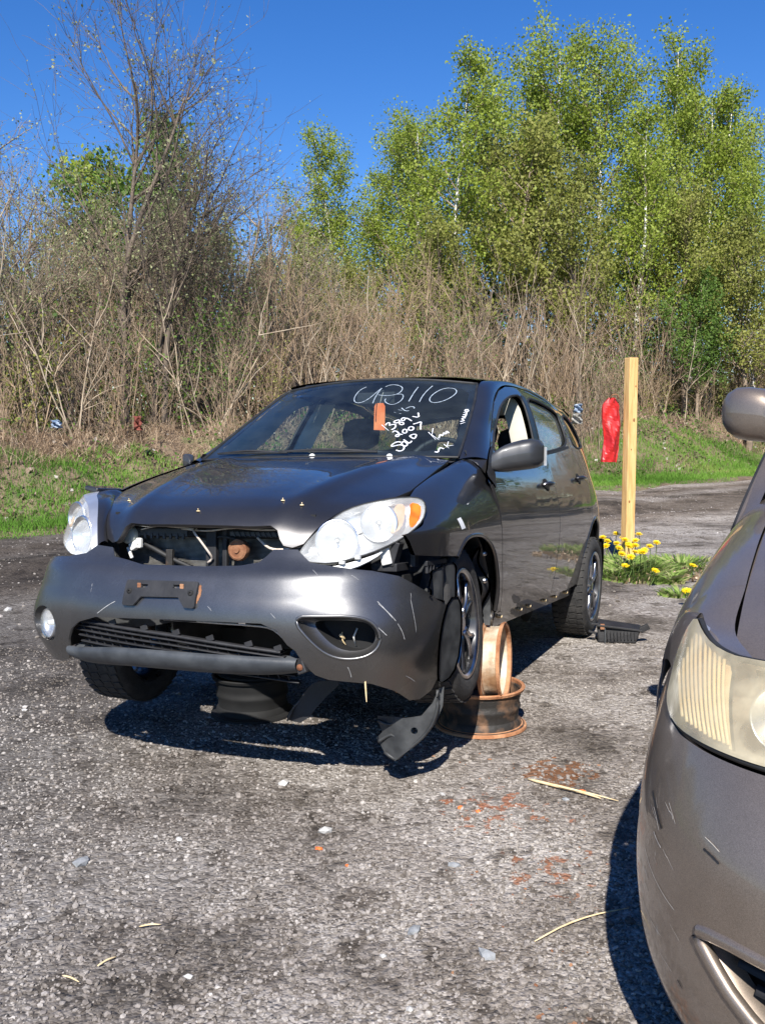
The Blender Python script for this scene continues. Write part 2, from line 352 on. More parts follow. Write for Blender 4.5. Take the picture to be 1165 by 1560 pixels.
def paint(name, c0, c1, rough=.33, metal=.55, coat=1.0, coatr=.04, dust=.0):
    """metallic car paint with flakes, dust film and faint orange peel"""
    m, nt, b = newmat(name); mp = coords(nt); n = nd(nt, 'ShaderNodeTexNoise'); n.inputs['Scale'].default_value = 3.0; n.inputs['Detail'].default_value = 8; n.inputs['Roughness'].default_value = .65
    nt.links.new(mp.outputs[0], n.inputs[0]); r = ramp(nt, [(.35, c0), (.68, c1)]); nt.links.new(n.outputs[0], r.inputs[0])
    fl = nd(nt, 'ShaderNodeTexVoronoi'); fl.inputs['Scale'].default_value = 900; nt.links.new(mp.outputs[0], fl.inputs[0])
    fr = ramp(nt, [(0, (.75,)*3), (1, (1.3,)*3)]); nt.links.new(fl.outputs['Color'], fr.inputs[0])
    mx = nd(nt, 'ShaderNodeMix', data_type='RGBA', blend_type='MULTIPLY'); mx.inputs[0].default_value = 1; nt.links.new(r.outputs[0], mx.inputs[6]); nt.links.new(fr.outputs[0], mx.inputs[7])
    # road dust thrown up along the lower body
    sz = nd(nt, 'ShaderNodeSeparateXYZ'); nt.links.new(mp.outputs[0], sz.inputs[0]); nz_ = nd(nt, 'ShaderNodeTexNoise'); nz_.inputs['Scale'].default_value = 7; nz_.inputs['Detail'].default_value = 7; nt.links.new(mp.outputs[0], nz_.inputs[0])
    dz = nd(nt, 'ShaderNodeMath', operation='MULTIPLY_ADD'); dz.inputs[1].default_value = -.5; nt.links.new(nz_.outputs[0], dz.inputs[0]); nt.links.new(sz.outputs[2], dz.inputs[2])
    dm = nd(nt, 'ShaderNodeMapRange'); dm.inputs[1].default_value = -.02; dm.inputs[2].default_value = .26; dm.inputs[3].default_value = .30; dm.inputs[4].default_value = .0; nt.links.new(dz.outputs[0], dm.inputs[0])
    dc = nd(nt, 'ShaderNodeMix', data_type='RGBA'); dc.inputs[7].default_value = (.17,.15,.125,1); nt.links.new(dm.outputs[0], dc.inputs[0]); nt.links.new(mx.outputs[2], dc.inputs[6])
    nt.links.new(dc.outputs[2], b.inputs['Base Color']); setp(b, rough=rough, metal=metal, coat=coat, coatr=coatr)
    q = nd(nt, 'ShaderNodeMapRange'); q.inputs[1].default_value = .4; q.inputs[2].default_value = .75; q.inputs[3].default_value = coatr; q.inputs[4].default_value = coatr + dust
    nt.links.new(n.outputs[0], q.inputs[0]); nt.links.new(q.outputs[0], b.inputs['Coat Roughness'])
    n3 = nd(nt, 'ShaderNodeTexNoise'); n3.inputs['Scale'].default_value = 5.0; n3.inputs['Detail'].default_value = 1; nt.links.new(mp.outputs[0], n3.inputs[0])
    bp = nd(nt, 'ShaderNodeBump'); bp.inputs['Strength'].default_value = .25; bp.inputs['Distance'].default_value = .004; nt.links.new(n3.outputs[0], bp.inputs['Height']); nt.links.new(bp.outputs[0], b.inputs['Coat Normal'])
    return m
def glassy(name, tint=(.8,.85,.83), haze=0.0, hazec=(.8,.8,.78), rough=.02, refl=1.0, base=.04):
    m, nt, b = newmat(name); nt.nodes.remove(b); out = nt.nodes['Material Output']
    t = nd(nt, 'ShaderNodeBsdfTransparent'); t.inputs[0].default_value = (*tint, 1); g = nd(nt, 'ShaderNodeBsdfGlossy'); g.inputs['Roughness'].default_value = rough
    d = nd(nt, 'ShaderNodeBsdfDiffuse'); d.inputs[0].default_value = (*hazec, 1); mx = nd(nt, 'ShaderNodeMixShader')
    if haze > 0:
        mp = coords(nt); n = nd(nt, 'ShaderNodeTexNoise'); n.inputs['Scale'].default_value = 9; n.inputs['Detail'].default_value = 6; nt.links.new(mp.outputs[0], n.inputs[0])
        r = nd(nt, 'ShaderNodeMapRange'); r.inputs[1].default_value = .3; r.inputs[2].default_value = .75; r.inputs[3].default_value = haze * .45; r.inputs[4].default_value = min(1, haze * 1.5); nt.links.new(n.outputs[0], r.inputs[0]); nt.links.new(r.outputs[0], mx.inputs[0])
    else: mx.inputs[0].default_value = 0
    nt.links.new(t.outputs[0], mx.inputs[1]); nt.links.new(d.outputs[0], mx.inputs[2])
    lw = nd(nt, 'ShaderNodeLayerWeight'); lw.inputs[0].default_value = .5
    pw = nd(nt, 'ShaderNodeMath', operation='POWER'); pw.inputs[1].default_value = 4.6; nt.links.new(lw.outputs['Facing'], pw.inputs[0])
    ml = nd(nt, 'ShaderNodeMath', operation='MULTIPLY_ADD'); ml.inputs[1].default_value = .92 * refl; ml.inputs[2].default_value = .045 * refl; nt.links.new(pw.outputs[0], ml.inputs[0])
    m2 = nd(nt, 'ShaderNodeMixShader'); nt.links.new(ml.outputs[0], m2.inputs[0]); nt.links.new(mx.outputs[0], m2.inputs[1]); nt.links.new(g.outputs[0], m2.inputs[2]); nt.links.new(m2.outputs[0], out.inputs[0])
    return m
M = {}
M['paint'] = paint('dark_grey_paint', (.034,.033,.034), (.048,.046,.046), rough=.36, metal=.6, coatr=.0, dust=.04)
M['paint_bumper'] = paint('faded_bumper_paint', (.105,.106,.110), (.145,.145,.147), rough=.34, metal=.8, coat=.5, coatr=.22, dust=.15)
M['van_paint'] = paint('grey_brown_paint', (.215,.172,.135), (.265,.215,.172), rough=.42, metal=.65, coat=.8, coatr=.05, dust=.08)
M['black'] = noisy('black_plastic', (.010,.010,.011), (.022,.022,.024), 12, .5, .7, bump=.1)
M['gloss_black'] = noisy('smooth_black_plastic', (.008,.008,.009), (.014,.014,.015), 9, .25, .4)
M['grey_plastic'] = noisy('scuffed_grey_plastic', (.032,.036,.041), (.062,.068,.074), 10, .45, .62, bump=.15, bscale=40)
M['dark'] = noisy('void_shade_black', (.004,.004,.004), (.010,.010,.010), 8, .8)  # near-black: shade inside holes, gaps and the underbody is put into the colour
M['liner'] = noisy('liner_plastic', (.020,.021,.022), (.045,.047,.048), 14, .4, .65, bump=.2, bscale=25)
M['tyre'] = noisy('tyre_rubber', (.018,.018,.018), (.040,.038,.036), 22, .75, .95, bump=.3, bscale=80)
M['alloy'] = noisy('worn_alloy', (.35,.35,.36), (.62,.62,.63), 14, .22, .4, metal=1.0)
M['alloy_dark'] = noisy('black_alloy_paint', (.012,.012,.013), (.035,.034,.033), 14, .18, .4, coat=.6)
M['rust'] = noisy('rusted_steel', (.16,.055,.022), (.36,.19,.10), 11, .75, .95, bump=.5, bscale=60, lo=.3, hi=.7)
M['rust_tan'] = noisy('rusted_galvanised_steel', (.36,.20,.10), (.66,.58,.44), 9, .5, .8, bump=.4, bscale=50, metal=.25, lo=.35, hi=.62)
M['rust_black'] = noisy('black_painted_rusty_steel', (.022,.020,.018), (.26,.14,.075), 13, .55, .85, bump=.4, bscale=50, lo=.47, hi=.78)
M['chrome'] = noisy('lamp_reflector', (.80,.80,.80), (.90,.90,.90), 8, .26, .42, metal=1.0)
M['lamp_silver'] = noisy('silvered_lamp_housing', (.78,.78,.78), (.88,.88,.88), 9, .28, .45, metal=.85)
M['lamp_white'] = noisy('pale_lamp_plastic', (.55,.55,.53), (.72,.72,.70), 12, .3)
M['lens'] = glassy('hazed_lamp_lens', (.92,.93,.92), .30, (.82,.83,.80), .06)
M['lens_clear'] = glassy('clear_lamp_lens', (.92,.93,.92), .18, (.80,.80,.78), .04)
M['van_lens'] = glassy('yellowed_lamp_lens', (.93,.88,.76), .42, (.80,.70,.48), .12)
M['amber'] = noisy('amber_lens', (.85,.12,.01), (.95,.22,.02), 20, .25, coat=.5)
M['glass'] = glassy('window_glass', (.80,.86,.84), 0, rough=.0)
M['glass_dust'] = glassy('dusty_window_glass', (.62,.70,.66), .16, (.42,.45,.42), .03)
M['glass_dark'] = glassy('tinted_glass', (.30,.33,.32), .10, (.30,.30,.30), .02)
M['wscreen'] = glassy('windscreen_glass', (.74,.84,.84), .035, (.35,.42,.44), .0)
M['seat'] = noisy('dark_seat_cloth', (.014,.015,.017), (.030,.030,.034), 30, .9)
M['trim'] = noisy('beige_trim', (.42,.40,.34), (.52,.49,.42), 10, .7)
M['teal_trim'] = noisy('pale_grey_green_trim', (.42,.50,.48), (.50,.58,.55), 10, .6)
M['dash'] = noisy('dash_plastic', (.028,.032,.034), (.050,.055,.055), 15, .6)
M['pillar_trim'] = noisy('grey_pillar_trim', (.30,.34,.33), (.36,.40,.38), 10, .6)
M['rubber'] = noisy('seal_rubber', (.012,.012,.012), (.022,.022,.022), 20, .6)
M['radiator'] = noisy('radiator_fins', (.20,.19,.17), (.34,.33,.30), 30, .5, metal=.5)
M['chalk'] = noisy('white_marker_paint', (.50,.52,.56), (.78,.79,.82), 60, .8)
M['chalk_thin'] = noisy('thin_marker_paint', (.20,.25,.30), (.36,.42,.48), 60, .8)
M['scratch'] = noisy('scratch_primer', (.26,.26,.26), (.42,.42,.42), 60, .6)
M['scratch_van'] = noisy('scratch_pale', (.32,.28,.24), (.50,.45,.38), 60, .6)
M['tag'] = noisy('orange_paper', (.90,.16,.03), (.98,.26,.08), 14, .7)
M['white'] = noisy('white_paper', (.72,.72,.72), (.85,.85,.85), 20, .6)
M['white_plastic'] = noisy('white_plastic_fitting', (.65,.64,.60), (.80,.79,.75), 30, .45)
M['wire'] = noisy('pale_wire', (.50,.42,.34), (.66,.58,.50), 40, .6)
M['straw'] = noisy('dry_straw', (.55,.42,.22), (.78,.62,.38), 30, .8)
M['red'] = noisy('red_plastic_sheet', (.42,.012,.014), (.60,.028,.025), 6, .34, .55, bump=.4, bscale=9)
M['amber_ghost'] = noisy('amber_stained_plastic', (.55,.30,.14), (.66,.48,.32), 12, .3)
TXT_BIG = [[(-0.01,0.887),(-0.033,0.846),(-0.035,0.762),(-0.02,0.687),(0.008,0.648),(0.041,0.655),(0.064,0.721),(0.073,0.794),(0.085,0.861)],[(0.085,0.861),(0.085,0.785),(0.091,0.703),(0.101,0.639)],[(0.099,0.878),(0.12,0.912),(0.159,0.906),(0.192,0.876),(0.206,0.833),(0.201,0.774),(0.172,0.749),(0.131,0.745),(0.093,0.76)],[(0.189,0.766),(0.22,0.77),(0.236,0.742),(0.243,0.686),(0.232,0.638),(0.21,0.615),(0.174,0.638),(0.153,0.677),(0.153,0.701)],[(0.277,0.88),(0.276,0.803),(0.28,0.72),(0.283,0.664)],[(0.345,0.904),(0.335,0.825),(0.332,0.741),(0.338,0.66)],[(0.429,0.883),(0.401,0.86),(0.378,0.788),(0.374,0.712),(0.393,0.663),(0.424,0.658),(0.459,0.7),(0.481,0.771),(0.485,0.833),(0.464,0.881),(0.429,0.883)]]
TXT_SMALL = [[(0.353,0.467),(0.39,0.454),(0.368,0.518)],[(0.231,0.357),(0.285,0.288)],[(0.251,0.352),(0.252,0.38),(0.26,0.386),(0.269,0.371),(0.27,0.349),(0.281,0.362),(0.297,0.365),(0.306,0.338),(0.305,0.31),(0.294,0.3)],[(0.3,0.422),(0.285,0.412),(0.28,0.393),(0.292,0.378),(0.307,0.388),(0.322,0.395),(0.336,0.376),(0.334,0.358),(0.32,0.363),(0.308,0.388),(0.303,0.419)],[(0.324,0.446),(0.311,0.448),(0.308,0.426),(0.319,0.407),(0.328,0.417),(0.325,0.446),(0.341,0.437),(0.365,0.409)],[(0.31,0.268),(0.311,0.286),(0.324,0.284),(0.342,0.26),(0.352,0.237),(0.348,0.216),(0.336,0.225),(0.335,0.242),(0.348,0.249),(0.365,0.244)],[(0.354,0.306),(0.354,0.279),(0.364,0.261),(0.376,0.259),(0.376,0.286),(0.364,0.307),(0.354,0.306)],[(0.375,0.338),(0.372,0.316),(0.383,0.296),(0.395,0.293),(0.4,0.315),(0.389,0.339),(0.375,0.338)],[(0.382,0.37),(0.397,0.384),(0.413,0.407),(0.421,0.357),(0.433,0.309)],[(0.381,0.157),(0.363,0.162),(0.349,0.144),(0.345,0.116),(0.353,0.108),(0.369,0.12),(0.387,0.129),(0.404,0.118),(0.414,0.09),(0.412,0.065),(0.399,0.057),(0.381,0.07)],[(0.387,0.157),(0.388,0.134),(0.402,0.118),(0.417,0.11),(0.417,0.136),(0.403,0.158),(0.39,0.166),(0.387,0.157)],[(0.385,0.186),(0.408,0.158),(0.424,0.144),(0.427,0.173)],[(0.402,0.228),(0.411,0.249),(0.427,0.25),(0.433,0.23),(0.433,0.194),(0.416,0.211),(0.402,0.228)],[(0.478,0.278),(0.53,0.195)],[(0.487,0.327),(0.503,0.239)],[(0.501,0.246),(0.548,0.19)],[(0.542,0.209),(0.535,0.263),(0.554,0.231),(0.546,0.284),(0.565,0.252),(0.553,0.306),(0.573,0.274)],[(0.56,0.056),(0.578,0.048),(0.568,0.107),(0.593,0.09)],[(0.58,0.143),(0.613,0.098)],[(0.593,0.174),(0.6,0.116)],[(0.599,0.122),(0.626,0.134)],[(0.597,0.394),(0.614,0.418)],[(0.59,0.425),(0.608,0.44),(0.586,0.461),(0.603,0.479)],[(0.584,0.491),(0.596,0.484),(0.599,0.504),(0.596,0.527)],[(0.582,0.516),(0.591,0.514),(0.595,0.535),(0.592,0.554)],[(0.579,0.542),(0.593,0.566)],[(0.579,0.57),(0.581,0.595),(0.598,0.575),(0.591,0.56),(0.579,0.57)],[(0.584,0.584),(0.591,0.597)]]
TXT_FAINT = [[(0.247,0.518),(0.259,0.512)],[(0.279,0.501),(0.291,0.498)],[(0.261,0.549),(0.283,0.543)],[(0.27,0.576),(0.293,0.543),(0.308,0.534),(0.317,0.541)],[(0.294,0.567),(0.306,0.592),(0.323,0.596),(0.334,0.583),(0.334,0.57)]]
SCR = [[(0.785,0.492),(0.811,0.461),(0.832,0.433)],[(0.787,0.484),(0.822,0.45),(0.844,0.422)],[(0.85,0.413),(0.869,0.381),(0.879,0.355)],[(0.943,0.213),(0.98,0.199),(1.018,0.181)],[(0.683,0.266),(0.693,0.248),(0.701,0.226)],[(0.556,0.598),(0.575,0.582)],[(0.935,0.514),(0.932,0.448),(0.942,0.374)],[(0.756,0.421),(0.782,0.398),(0.805,0.375)],[(-1.178,0.365),(-1.249,0.4),(-0.306,0.502),(-0.257,0.525)],[(-1.253,0.324),(-0.305,0.44),(-0.282,0.455)],[(-0.315,0.414),(-0.267,0.445),(-0.229,0.464)],[(-0.411,0.431),(-0.405,0.46),(-1.2,0.445)],[(-0.362,0.522),(-0.362,0.491)],[(-1.206,0.451),(-1.196,0.418)]]
# ------------------------------------------------------------------ ground
A_S = np.array([.776, .631]); A_T = np.array([-.631, .776])      # along and across the lane
def st(x, y): return x*A_S[0] + y*A_S[1], x*A_T[0] + y*A_T[1]
def xy(s, t): return s*A_S[0] + t*A_T[0], s*A_S[1] + t*A_T[1]
def gravel_material(name, lane=False):
    m, nt, b = newmat(name); mp = coords(nt); L = nt.links
    v1 = nd(nt, 'ShaderNodeTexVoronoi'); v1.inputs['Scale'].default_value = 46; L.new(mp.outputs[0], v1.inputs[0])
    v2 = nd(nt, 'ShaderNodeTexVoronoi'); v2.inputs['Scale'].default_value = 105; L.new(mp.outputs[0], v2.inputs[0])
    sp1 = nd(nt, 'ShaderNodeSeparateColor'); L.new(v1.outputs['Color'], sp1.inputs[0]); sp2 = nd(nt, 'ShaderNodeSeparateColor'); L.new(v2.outputs['Color'], sp2.inputs[0])
    r1 = ramp(nt, [(0,(.10,.090,.080)),(.35,(.205,.19,.176)),(.7,(.275,.257,.242)),(.94,(.33,.315,.30)),(1,(.40,.385,.37))]); L.new(sp1.outputs[0], r1.inputs[0])
    r2 = ramp(nt, [(0,(.085,.073,.062)),(.5,(.225,.207,.187)),(.9,(.30,.283,.265)),(1,(.42,.40,.38))]); L.new(sp2.outputs[0], r2.inputs[0])
    mx = nd(nt, 'ShaderNodeMix', data_type='RGBA'); nz = nd(nt, 'ShaderNodeTexNoise'); nz.inputs['Scale'].default_value = 3.5; nz.inputs['Detail'].default_value = 6; L.new(mp.outputs[0], nz.inputs[0])
    rr = ramp(nt, [(.42,(0,0,0)),(.58,(1,1,1))]); L.new(nz.outputs[0], rr.inputs[0]); L.new(rr.outputs[0], mx.inputs[0]); L.new(r1.outputs[0], mx.inputs[6]); L.new(r2.outputs[0], mx.inputs[7])
    # big patches of darker fines and paler dust
    n2 = nd(nt, 'ShaderNodeTexNoise'); n2.inputs['Scale'].default_value = .9; n2.inputs['Detail'].default_value = 7; n2.inputs['Roughness'].default_value = .62; L.new(mp.outputs[0], n2.inputs[0])
    r3 = ramp(nt, [(.36,(.42,.38,.335)),(.46,(1.05,.99,.93)),(.55,(1.36,1.32,1.27)),(.68,(1.62,1.58,1.53))]); L.new(n2.outputs[0], r3.inputs[0])
    m2 = nd(nt, 'ShaderNodeMix', data_type='RGBA', blend_type='MULTIPLY'); m2.inputs[0].default_value = 1; L.new(mx.outputs[2], m2.inputs[6]); L.new(r3.outputs[0], m2.inputs[7])
    n3 = nd(nt, 'ShaderNodeTexNoise'); n3.inputs['Scale'].default_value = 7; n3.inputs['Detail'].default_value = 5; L.new(mp.outputs[0], n3.inputs[0])
    r4 = ramp(nt, [(.36,(.42,.39,.35)),(.46,(1,1,1))]); L.new(n3.outputs[0], r4.inputs[0])
    m3 = nd(nt, 'ShaderNodeMix', data_type='RGBA', blend_type='MULTIPLY'); m3.inputs[0].default_value = .85; L.new(m2.outputs[2], m3.inputs[6]); L.new(r4.outputs[0], m3.inputs[7])
    # left-hand side is damper: trodden brown-black fines
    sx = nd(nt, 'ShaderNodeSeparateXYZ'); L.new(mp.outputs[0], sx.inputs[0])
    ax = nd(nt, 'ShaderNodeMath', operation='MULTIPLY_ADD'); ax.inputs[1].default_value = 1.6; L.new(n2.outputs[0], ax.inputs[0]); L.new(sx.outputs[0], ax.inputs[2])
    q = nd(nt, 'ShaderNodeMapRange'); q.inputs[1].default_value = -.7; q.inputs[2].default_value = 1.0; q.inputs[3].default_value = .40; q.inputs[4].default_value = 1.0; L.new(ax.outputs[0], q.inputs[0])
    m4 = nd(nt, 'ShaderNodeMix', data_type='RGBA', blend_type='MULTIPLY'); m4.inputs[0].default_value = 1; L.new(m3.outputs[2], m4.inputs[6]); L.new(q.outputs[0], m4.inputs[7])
    last = m4.outputs[2]
    # lane bands across t
    dt = nd(nt, 'ShaderNodeVectorMath', operation='DOT_PRODUCT'); dt.inputs[1].default_value = (A_T[0], A_T[1], 0); L.new(mp.outputs[0], dt.inputs[0])
    wn_ = nd(nt, 'ShaderNodeMath', operation='MULTIPLY_ADD'); wn_.inputs[1].default_value = 1.1; L.new(n2.outputs[0], wn_.inputs[0]); L.new(dt.outputs['Value'], wn_.inputs[2])
    mr = nd(nt, 'ShaderNodeMapRange'); mr.inputs[1].default_value = 5; mr.inputs[2].default_value = 13; L.new(wn_.outputs[0], mr.inputs[0])
    rb_ = ramp(nt, [(0,(1,1,1)),(.28,(.95,.95,.95)),(.42,(1.15,1.13,1.10)),(.52,(.62,.55,.48)),(.60,(.48,.43,.38)),(.70,(.55,.49,.43)),(.78,(.95,.92,.90)),(.86,(.62,.55,.48)),(.93,(1.05,1.0,.97)),(1,(.9,.85,.78))]); L.new(mr.outputs[0], rb_.inputs[0])
    m5 = nd(nt, 'ShaderNodeMix', data_type='RGBA', blend_type='MULTIPLY'); m5.inputs[0].default_value = 1; L.new(last, m5.inputs[6]); L.new(rb_.outputs[0], m5.inputs[7]); last = m5.outputs[2]
    # rust flakes and an oil-brown stain near the wheel rims
    for (cx_, cy_, rad_, thr, col) in ((.70,3.80,.16,.42,(.17,.062,.014)),(.40,3.45,.36,.60,(.30,.11,.05)),(.50,2.95,.34,.62,(.28,.11,.05)),(.42,2.08,.16,.52,(.28,.12,.05))):
        ds = nd(nt, 'ShaderNodeVectorMath', operation='DISTANCE'); ds.inputs[1].default_value = (cx_, cy_, 0); L.new(mp.outputs[0], ds.inputs[0])
        fo = nd(nt, 'ShaderNodeMapRange'); fo.inputs[1].default_value = 0; fo.inputs[2].default_value = rad_; fo.inputs[3].default_value = .16 ; fo.inputs[4].default_value = -.12; L.new(ds.outputs['Value'], fo.inputs[0])
        nn = nd(nt, 'ShaderNodeTexNoise'); nn.inputs['Scale'].default_value = 16; nn.inputs['Detail'].default_value = 6; L.new(mp.outputs[0], nn.inputs[0])
        ad = nd(nt, 'ShaderNodeMath', operation='ADD'); L.new(nn.outputs[0], ad.inputs[0]); L.new(fo.outputs[0], ad.inputs[1])
        th_ = nd(nt, 'ShaderNodeMapRange'); th_.inputs[1].default_value = thr; th_.inputs[2].default_value = thr + .05; th_.inputs[4].default_value = .8; L.new(ad.outputs[0], th_.inputs[0])
        cl = nd(nt, 'ShaderNodeMath', operation='LESS_THAN'); cl.inputs[1].default_value = rad_; L.new(ds.outputs['Value'], cl.inputs[0]); mu = nd(nt, 'ShaderNodeMath', operation='MULTIPLY'); L.new(cl.outputs[0], mu.inputs[0]); L.new(th_.outputs[0], mu.inputs[1])
        mk_ = nd(nt, 'ShaderNodeMix', data_type='RGBA'); L.new(mu.outputs[0], mk_.inputs[0]); L.new(last, mk_.inputs[6]); mk_.inputs[7].default_value = (*col, 1); last = mk_.outputs[2]
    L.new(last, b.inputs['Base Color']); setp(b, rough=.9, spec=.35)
    h1 = nd(nt, 'ShaderNodeMath', operation='MULTIPLY_ADD'); h1.inputs[1].default_value = -.9; L.new(v1.outputs['Distance'], h1.inputs[0])
    h2 = nd(nt, 'ShaderNodeMath', operation='MULTIPLY'); h2.inputs[1].default_value = .5; L.new(v2.outputs['Distance'], h2.inputs[0]); ms = nd(nt, 'ShaderNodeMath', operation='SUBTRACT'); L.new(h1.outputs[0], ms.inputs[0]); L.new(h2.outputs[0], ms.inputs[1])
    L.new(sp1.outputs[1], h1.inputs[2])
    bp = nd(nt, 'ShaderNodeBump'); bp.inputs['Strength'].default_value = .9; bp.inputs['Distance'].default_value = .010; L.new(ms.outputs[0], bp.inputs['Height']); L.new(bp.outputs[0], b.inputs['Normal'])
    return m
M['gravel'] = gravel_material('crushed_gravel')
def axis(a, b, steps):
    out = [a]
    for lim, d in steps:
        while out[-1] < lim: out.append(out[-1] + d)
    return np.array(out)
gx = np.unique(np.concatenate([np.linspace(-260,-14,12), np.linspace(-14,14,140), np.linspace(14,260,12)]))
gy = np.unique(np.concatenate([np.linspace(-120,-4,8), np.linspace(-4,16,130), np.linspace(16,300,16)]))
GX, GY = np.meshgrid(gx, gy, indexing='ij')
def hground(x, y):
    s, t = st(x, y)
    z = .012*np.sin(x*2.1 + 1.3*np.sin(y*1.3)) + .010*np.sin(y*2.9 + .7) * np.sin(x*1.1)
    rut = -.05*np.exp(-((t-9.2)/.35)**2) - .04*np.exp(-((t-10.9)/.35)**2) + .03*np.exp(-((t-10.0)/.4)**2)
    near = np.clip((np.hypot(x - .3, y - 3.9) - 3.4)/2, 0, 1)
    return (z*.8 + rut) * near
GZ = hground(GX, GY); P = np.stack([GX, GY, GZ], -1); a, b = P.shape[:2]
F = [(i*b + j, (i+1)*b + j, (i+1)*b + j + 1, i*b + j + 1) for i in range(a-1) for j in range(b-1)]
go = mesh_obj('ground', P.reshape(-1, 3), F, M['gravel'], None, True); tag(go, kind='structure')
# loose stones: real geometry where the camera can tell them apart
ICO = None
def ico():
    bm = bmesh.new(); bmesh.ops.create_icosphere(bm, subdivisions=1, radius=1.0); V = np.array([v.co[:] for v in bm.verts]); F = np.array([[v.index for v in f.verts] for f in bm.faces]); bm.free(); return V, F
IV, IF = ico()
def stones(name, X, Y, R, mat, seed=1, flat=.6, z=None):
    r = np.random.default_rng(seed); n = len(X); ax = r.uniform(.6, 1.25, (n, 3)) * [1, 1, flat]
    V = IV[None] * (1 + r.uniform(-.22, .22, (n, 12, 1))); V = V * ax[:, None] * R[:, None, None]
    th = r.uniform(0, 2*math.pi, n); ph = r.normal(0, .35, n); c, s = np.cos(th), np.sin(th); c2, s2 = np.cos(ph), np.sin(ph)
    x = V[..., 0]*c2[:, None] + V[..., 2]*s2[:, None]; zz = -V[..., 0]*s2[:, None] + V[..., 2]*c2[:, None]; y = V[..., 1]
    V = np.stack([x*c[:, None] - y*s[:, None], x*s[:, None] + y*c[:, None], zz], -1)
    g = hground(X, Y) if z is None else z
    V += np.stack([X, Y, g + R*.22*flat/.6], -1)[:, None]
    F = IF[None] + (np.arange(n)*12)[:, None, None]
    return fast_mesh(name, V, F, 3, mat, attr=np.repeat(r.random(n), 20))
def stone_mat(name, stops):
    m, nt, b = newmat(name); at = nd(nt, 'ShaderNodeAttribute'); at.attribute_name = 'tone'; r = ramp(nt, stops); nt.links.new(at.outputs['Fac'], r.inputs[0])
    mp = coords(nt); n = nd(nt, 'ShaderNodeTexNoise'); n.inputs['Scale'].default_value = 120; n.inputs['Detail'].default_value = 3; nt.links.new(mp.outputs[0], n.inputs[0]); q = ramp(nt, [(.3,(.75,.75,.75)),(.7,(1.2,1.2,1.2))]); nt.links.new(n.outputs[0], q.inputs[0])
    n2 = nd(nt, 'ShaderNodeTexNoise'); n2.inputs['Scale'].default_value = .9; n2.inputs['Detail'].default_value = 7; n2.inputs['Roughness'].default_value = .62; nt.links.new(mp.outputs[0], n2.inputs[0])
    r3 = ramp(nt, [(.36,(.50,.46,.41)),(.46,(1.02,.97,.92)),(.55,(1.30,1.27,1.22)),(.68,(1.48,1.45,1.4))]); nt.links.new(n2.outputs[0], r3.inputs[0])
    mx = nd(nt, 'ShaderNodeMix', data_type='RGBA', blend_type='MULTIPLY'); mx.inputs[0].default_value = 1; nt.links.new(r.outputs[0], mx.inputs[6]); nt.links.new(q.outputs[0], mx.inputs[7])
    m2 = nd(nt, 'ShaderNodeMix', data_type='RGBA', blend_type='MULTIPLY'); m2.inputs[0].default_value = 1; nt.links.new(mx.outputs[2], m2.inputs[6]); nt.links.new(r3.outputs[0], m2.inputs[7])
    nt.links.new(m2.outputs[2], b.inputs['Base Color']); setp(b, rough=.85, spec=.3); return m
M['stone'] = stone_mat('gravel_stones', [(0,(.095,.083,.073)),(.3,(.18,.165,.15)),(.65,(.255,.238,.225)),(.95,(.30,.285,.27)),(1,(.37,.355,.34))])
r = np.random.default_rng(3); n = 52000
d = 1.55 + 4.6 * r.random(n)**1.35; w = r.uniform(-.46, .44, n); X = d*w; Y = d
dens = .5 + .5*np.sin(X*3.1 + 2*np.sin(Y*2.3)) * np.sin(Y*2.7 + 1.1*np.sin(X*4)); keep = r.random(n) < .45 + .55*dens; X, Y = X[keep], Y[keep]
R = .0032 + .0070 * r.random(len(X))**2.6; R[r.random(len(X)) < .008] *= 1.9
tag(stones('loose_gravel', X, Y, R, M['stone']), kind='stuff', label='loose grey crushed stones strewn over the yard')
n = 9000; s_ = r.uniform(-2, 26, n); t_ = r.uniform(4.5, 12.2, n); X, Y = xy(s_, t_); R = .006 + .012*r.random(n)**3
tag(stones('lane_stones', X, Y, R, M['stone'], 5), kind='stuff', label='pale stones along the dirt lane')
# ------------------------------------------------------------------ bank behind the lane
def hbank(s, t):
    e = .35*np.sin(s*.55) + .15*np.sin(s*1.7 + 1); u = t - 12.0 - e*.5
    base = -.05 + .10*np.clip(u/.5, 0, 1)
    rise = np.clip((u - 1.6 - .25*np.sin(s*.8)) / 2.6, 0, 1); rise = rise*rise*(3 - 2*rise)
    top = 1.15 + .12*np.sin(s*.7) + .25*np.clip((s-10)/14, 0, 1)
    z = base + rise*top + rise*(.10*np.sin(s*3.1 + t*2) + .07*np.sin(s*5.3 - t*3.7) + .04*np.sin(s*11 + t*9))
    return z
bs = np.concatenate([np.linspace(-60,-6,20)[:-1], np.linspace(-6,34,320), np.linspace(34,90,20)[1:]]); bt = np.concatenate([np.linspace(11.6,17.5,90), np.linspace(17.8,45,40), np.linspace(50,260,12)])
S_, T_ = np.meshgrid(bs, bt, indexing='ij'); BX, BY = xy(S_, T_); BZ = hbank(S_, T_)
m, nt, b_ = newmat('bank_soil_and_litter'); mp = coords(nt); n1 = nd(nt, 'ShaderNodeTexNoise'); n1.inputs['Scale'].default_value = 1.6; n1.inputs['Detail'].default_value = 9; n1.inputs['Roughness'].default_value = .7; nt.links.new(mp.outputs[0], n1.inputs[0])
r1 = ramp(nt, [(.30,(.04,.03,.02)),(.42,(.12,.082,.052)),(.52,(.21,.15,.098)),(.62,(.10,.12,.04)),(.75,(.28,.21,.145))]); nt.links.new(n1.outputs[0], r1.inputs[0]); nt.links.new(r1.outputs[0], b_.inputs['Base Color']); setp(b_, rough=.95)
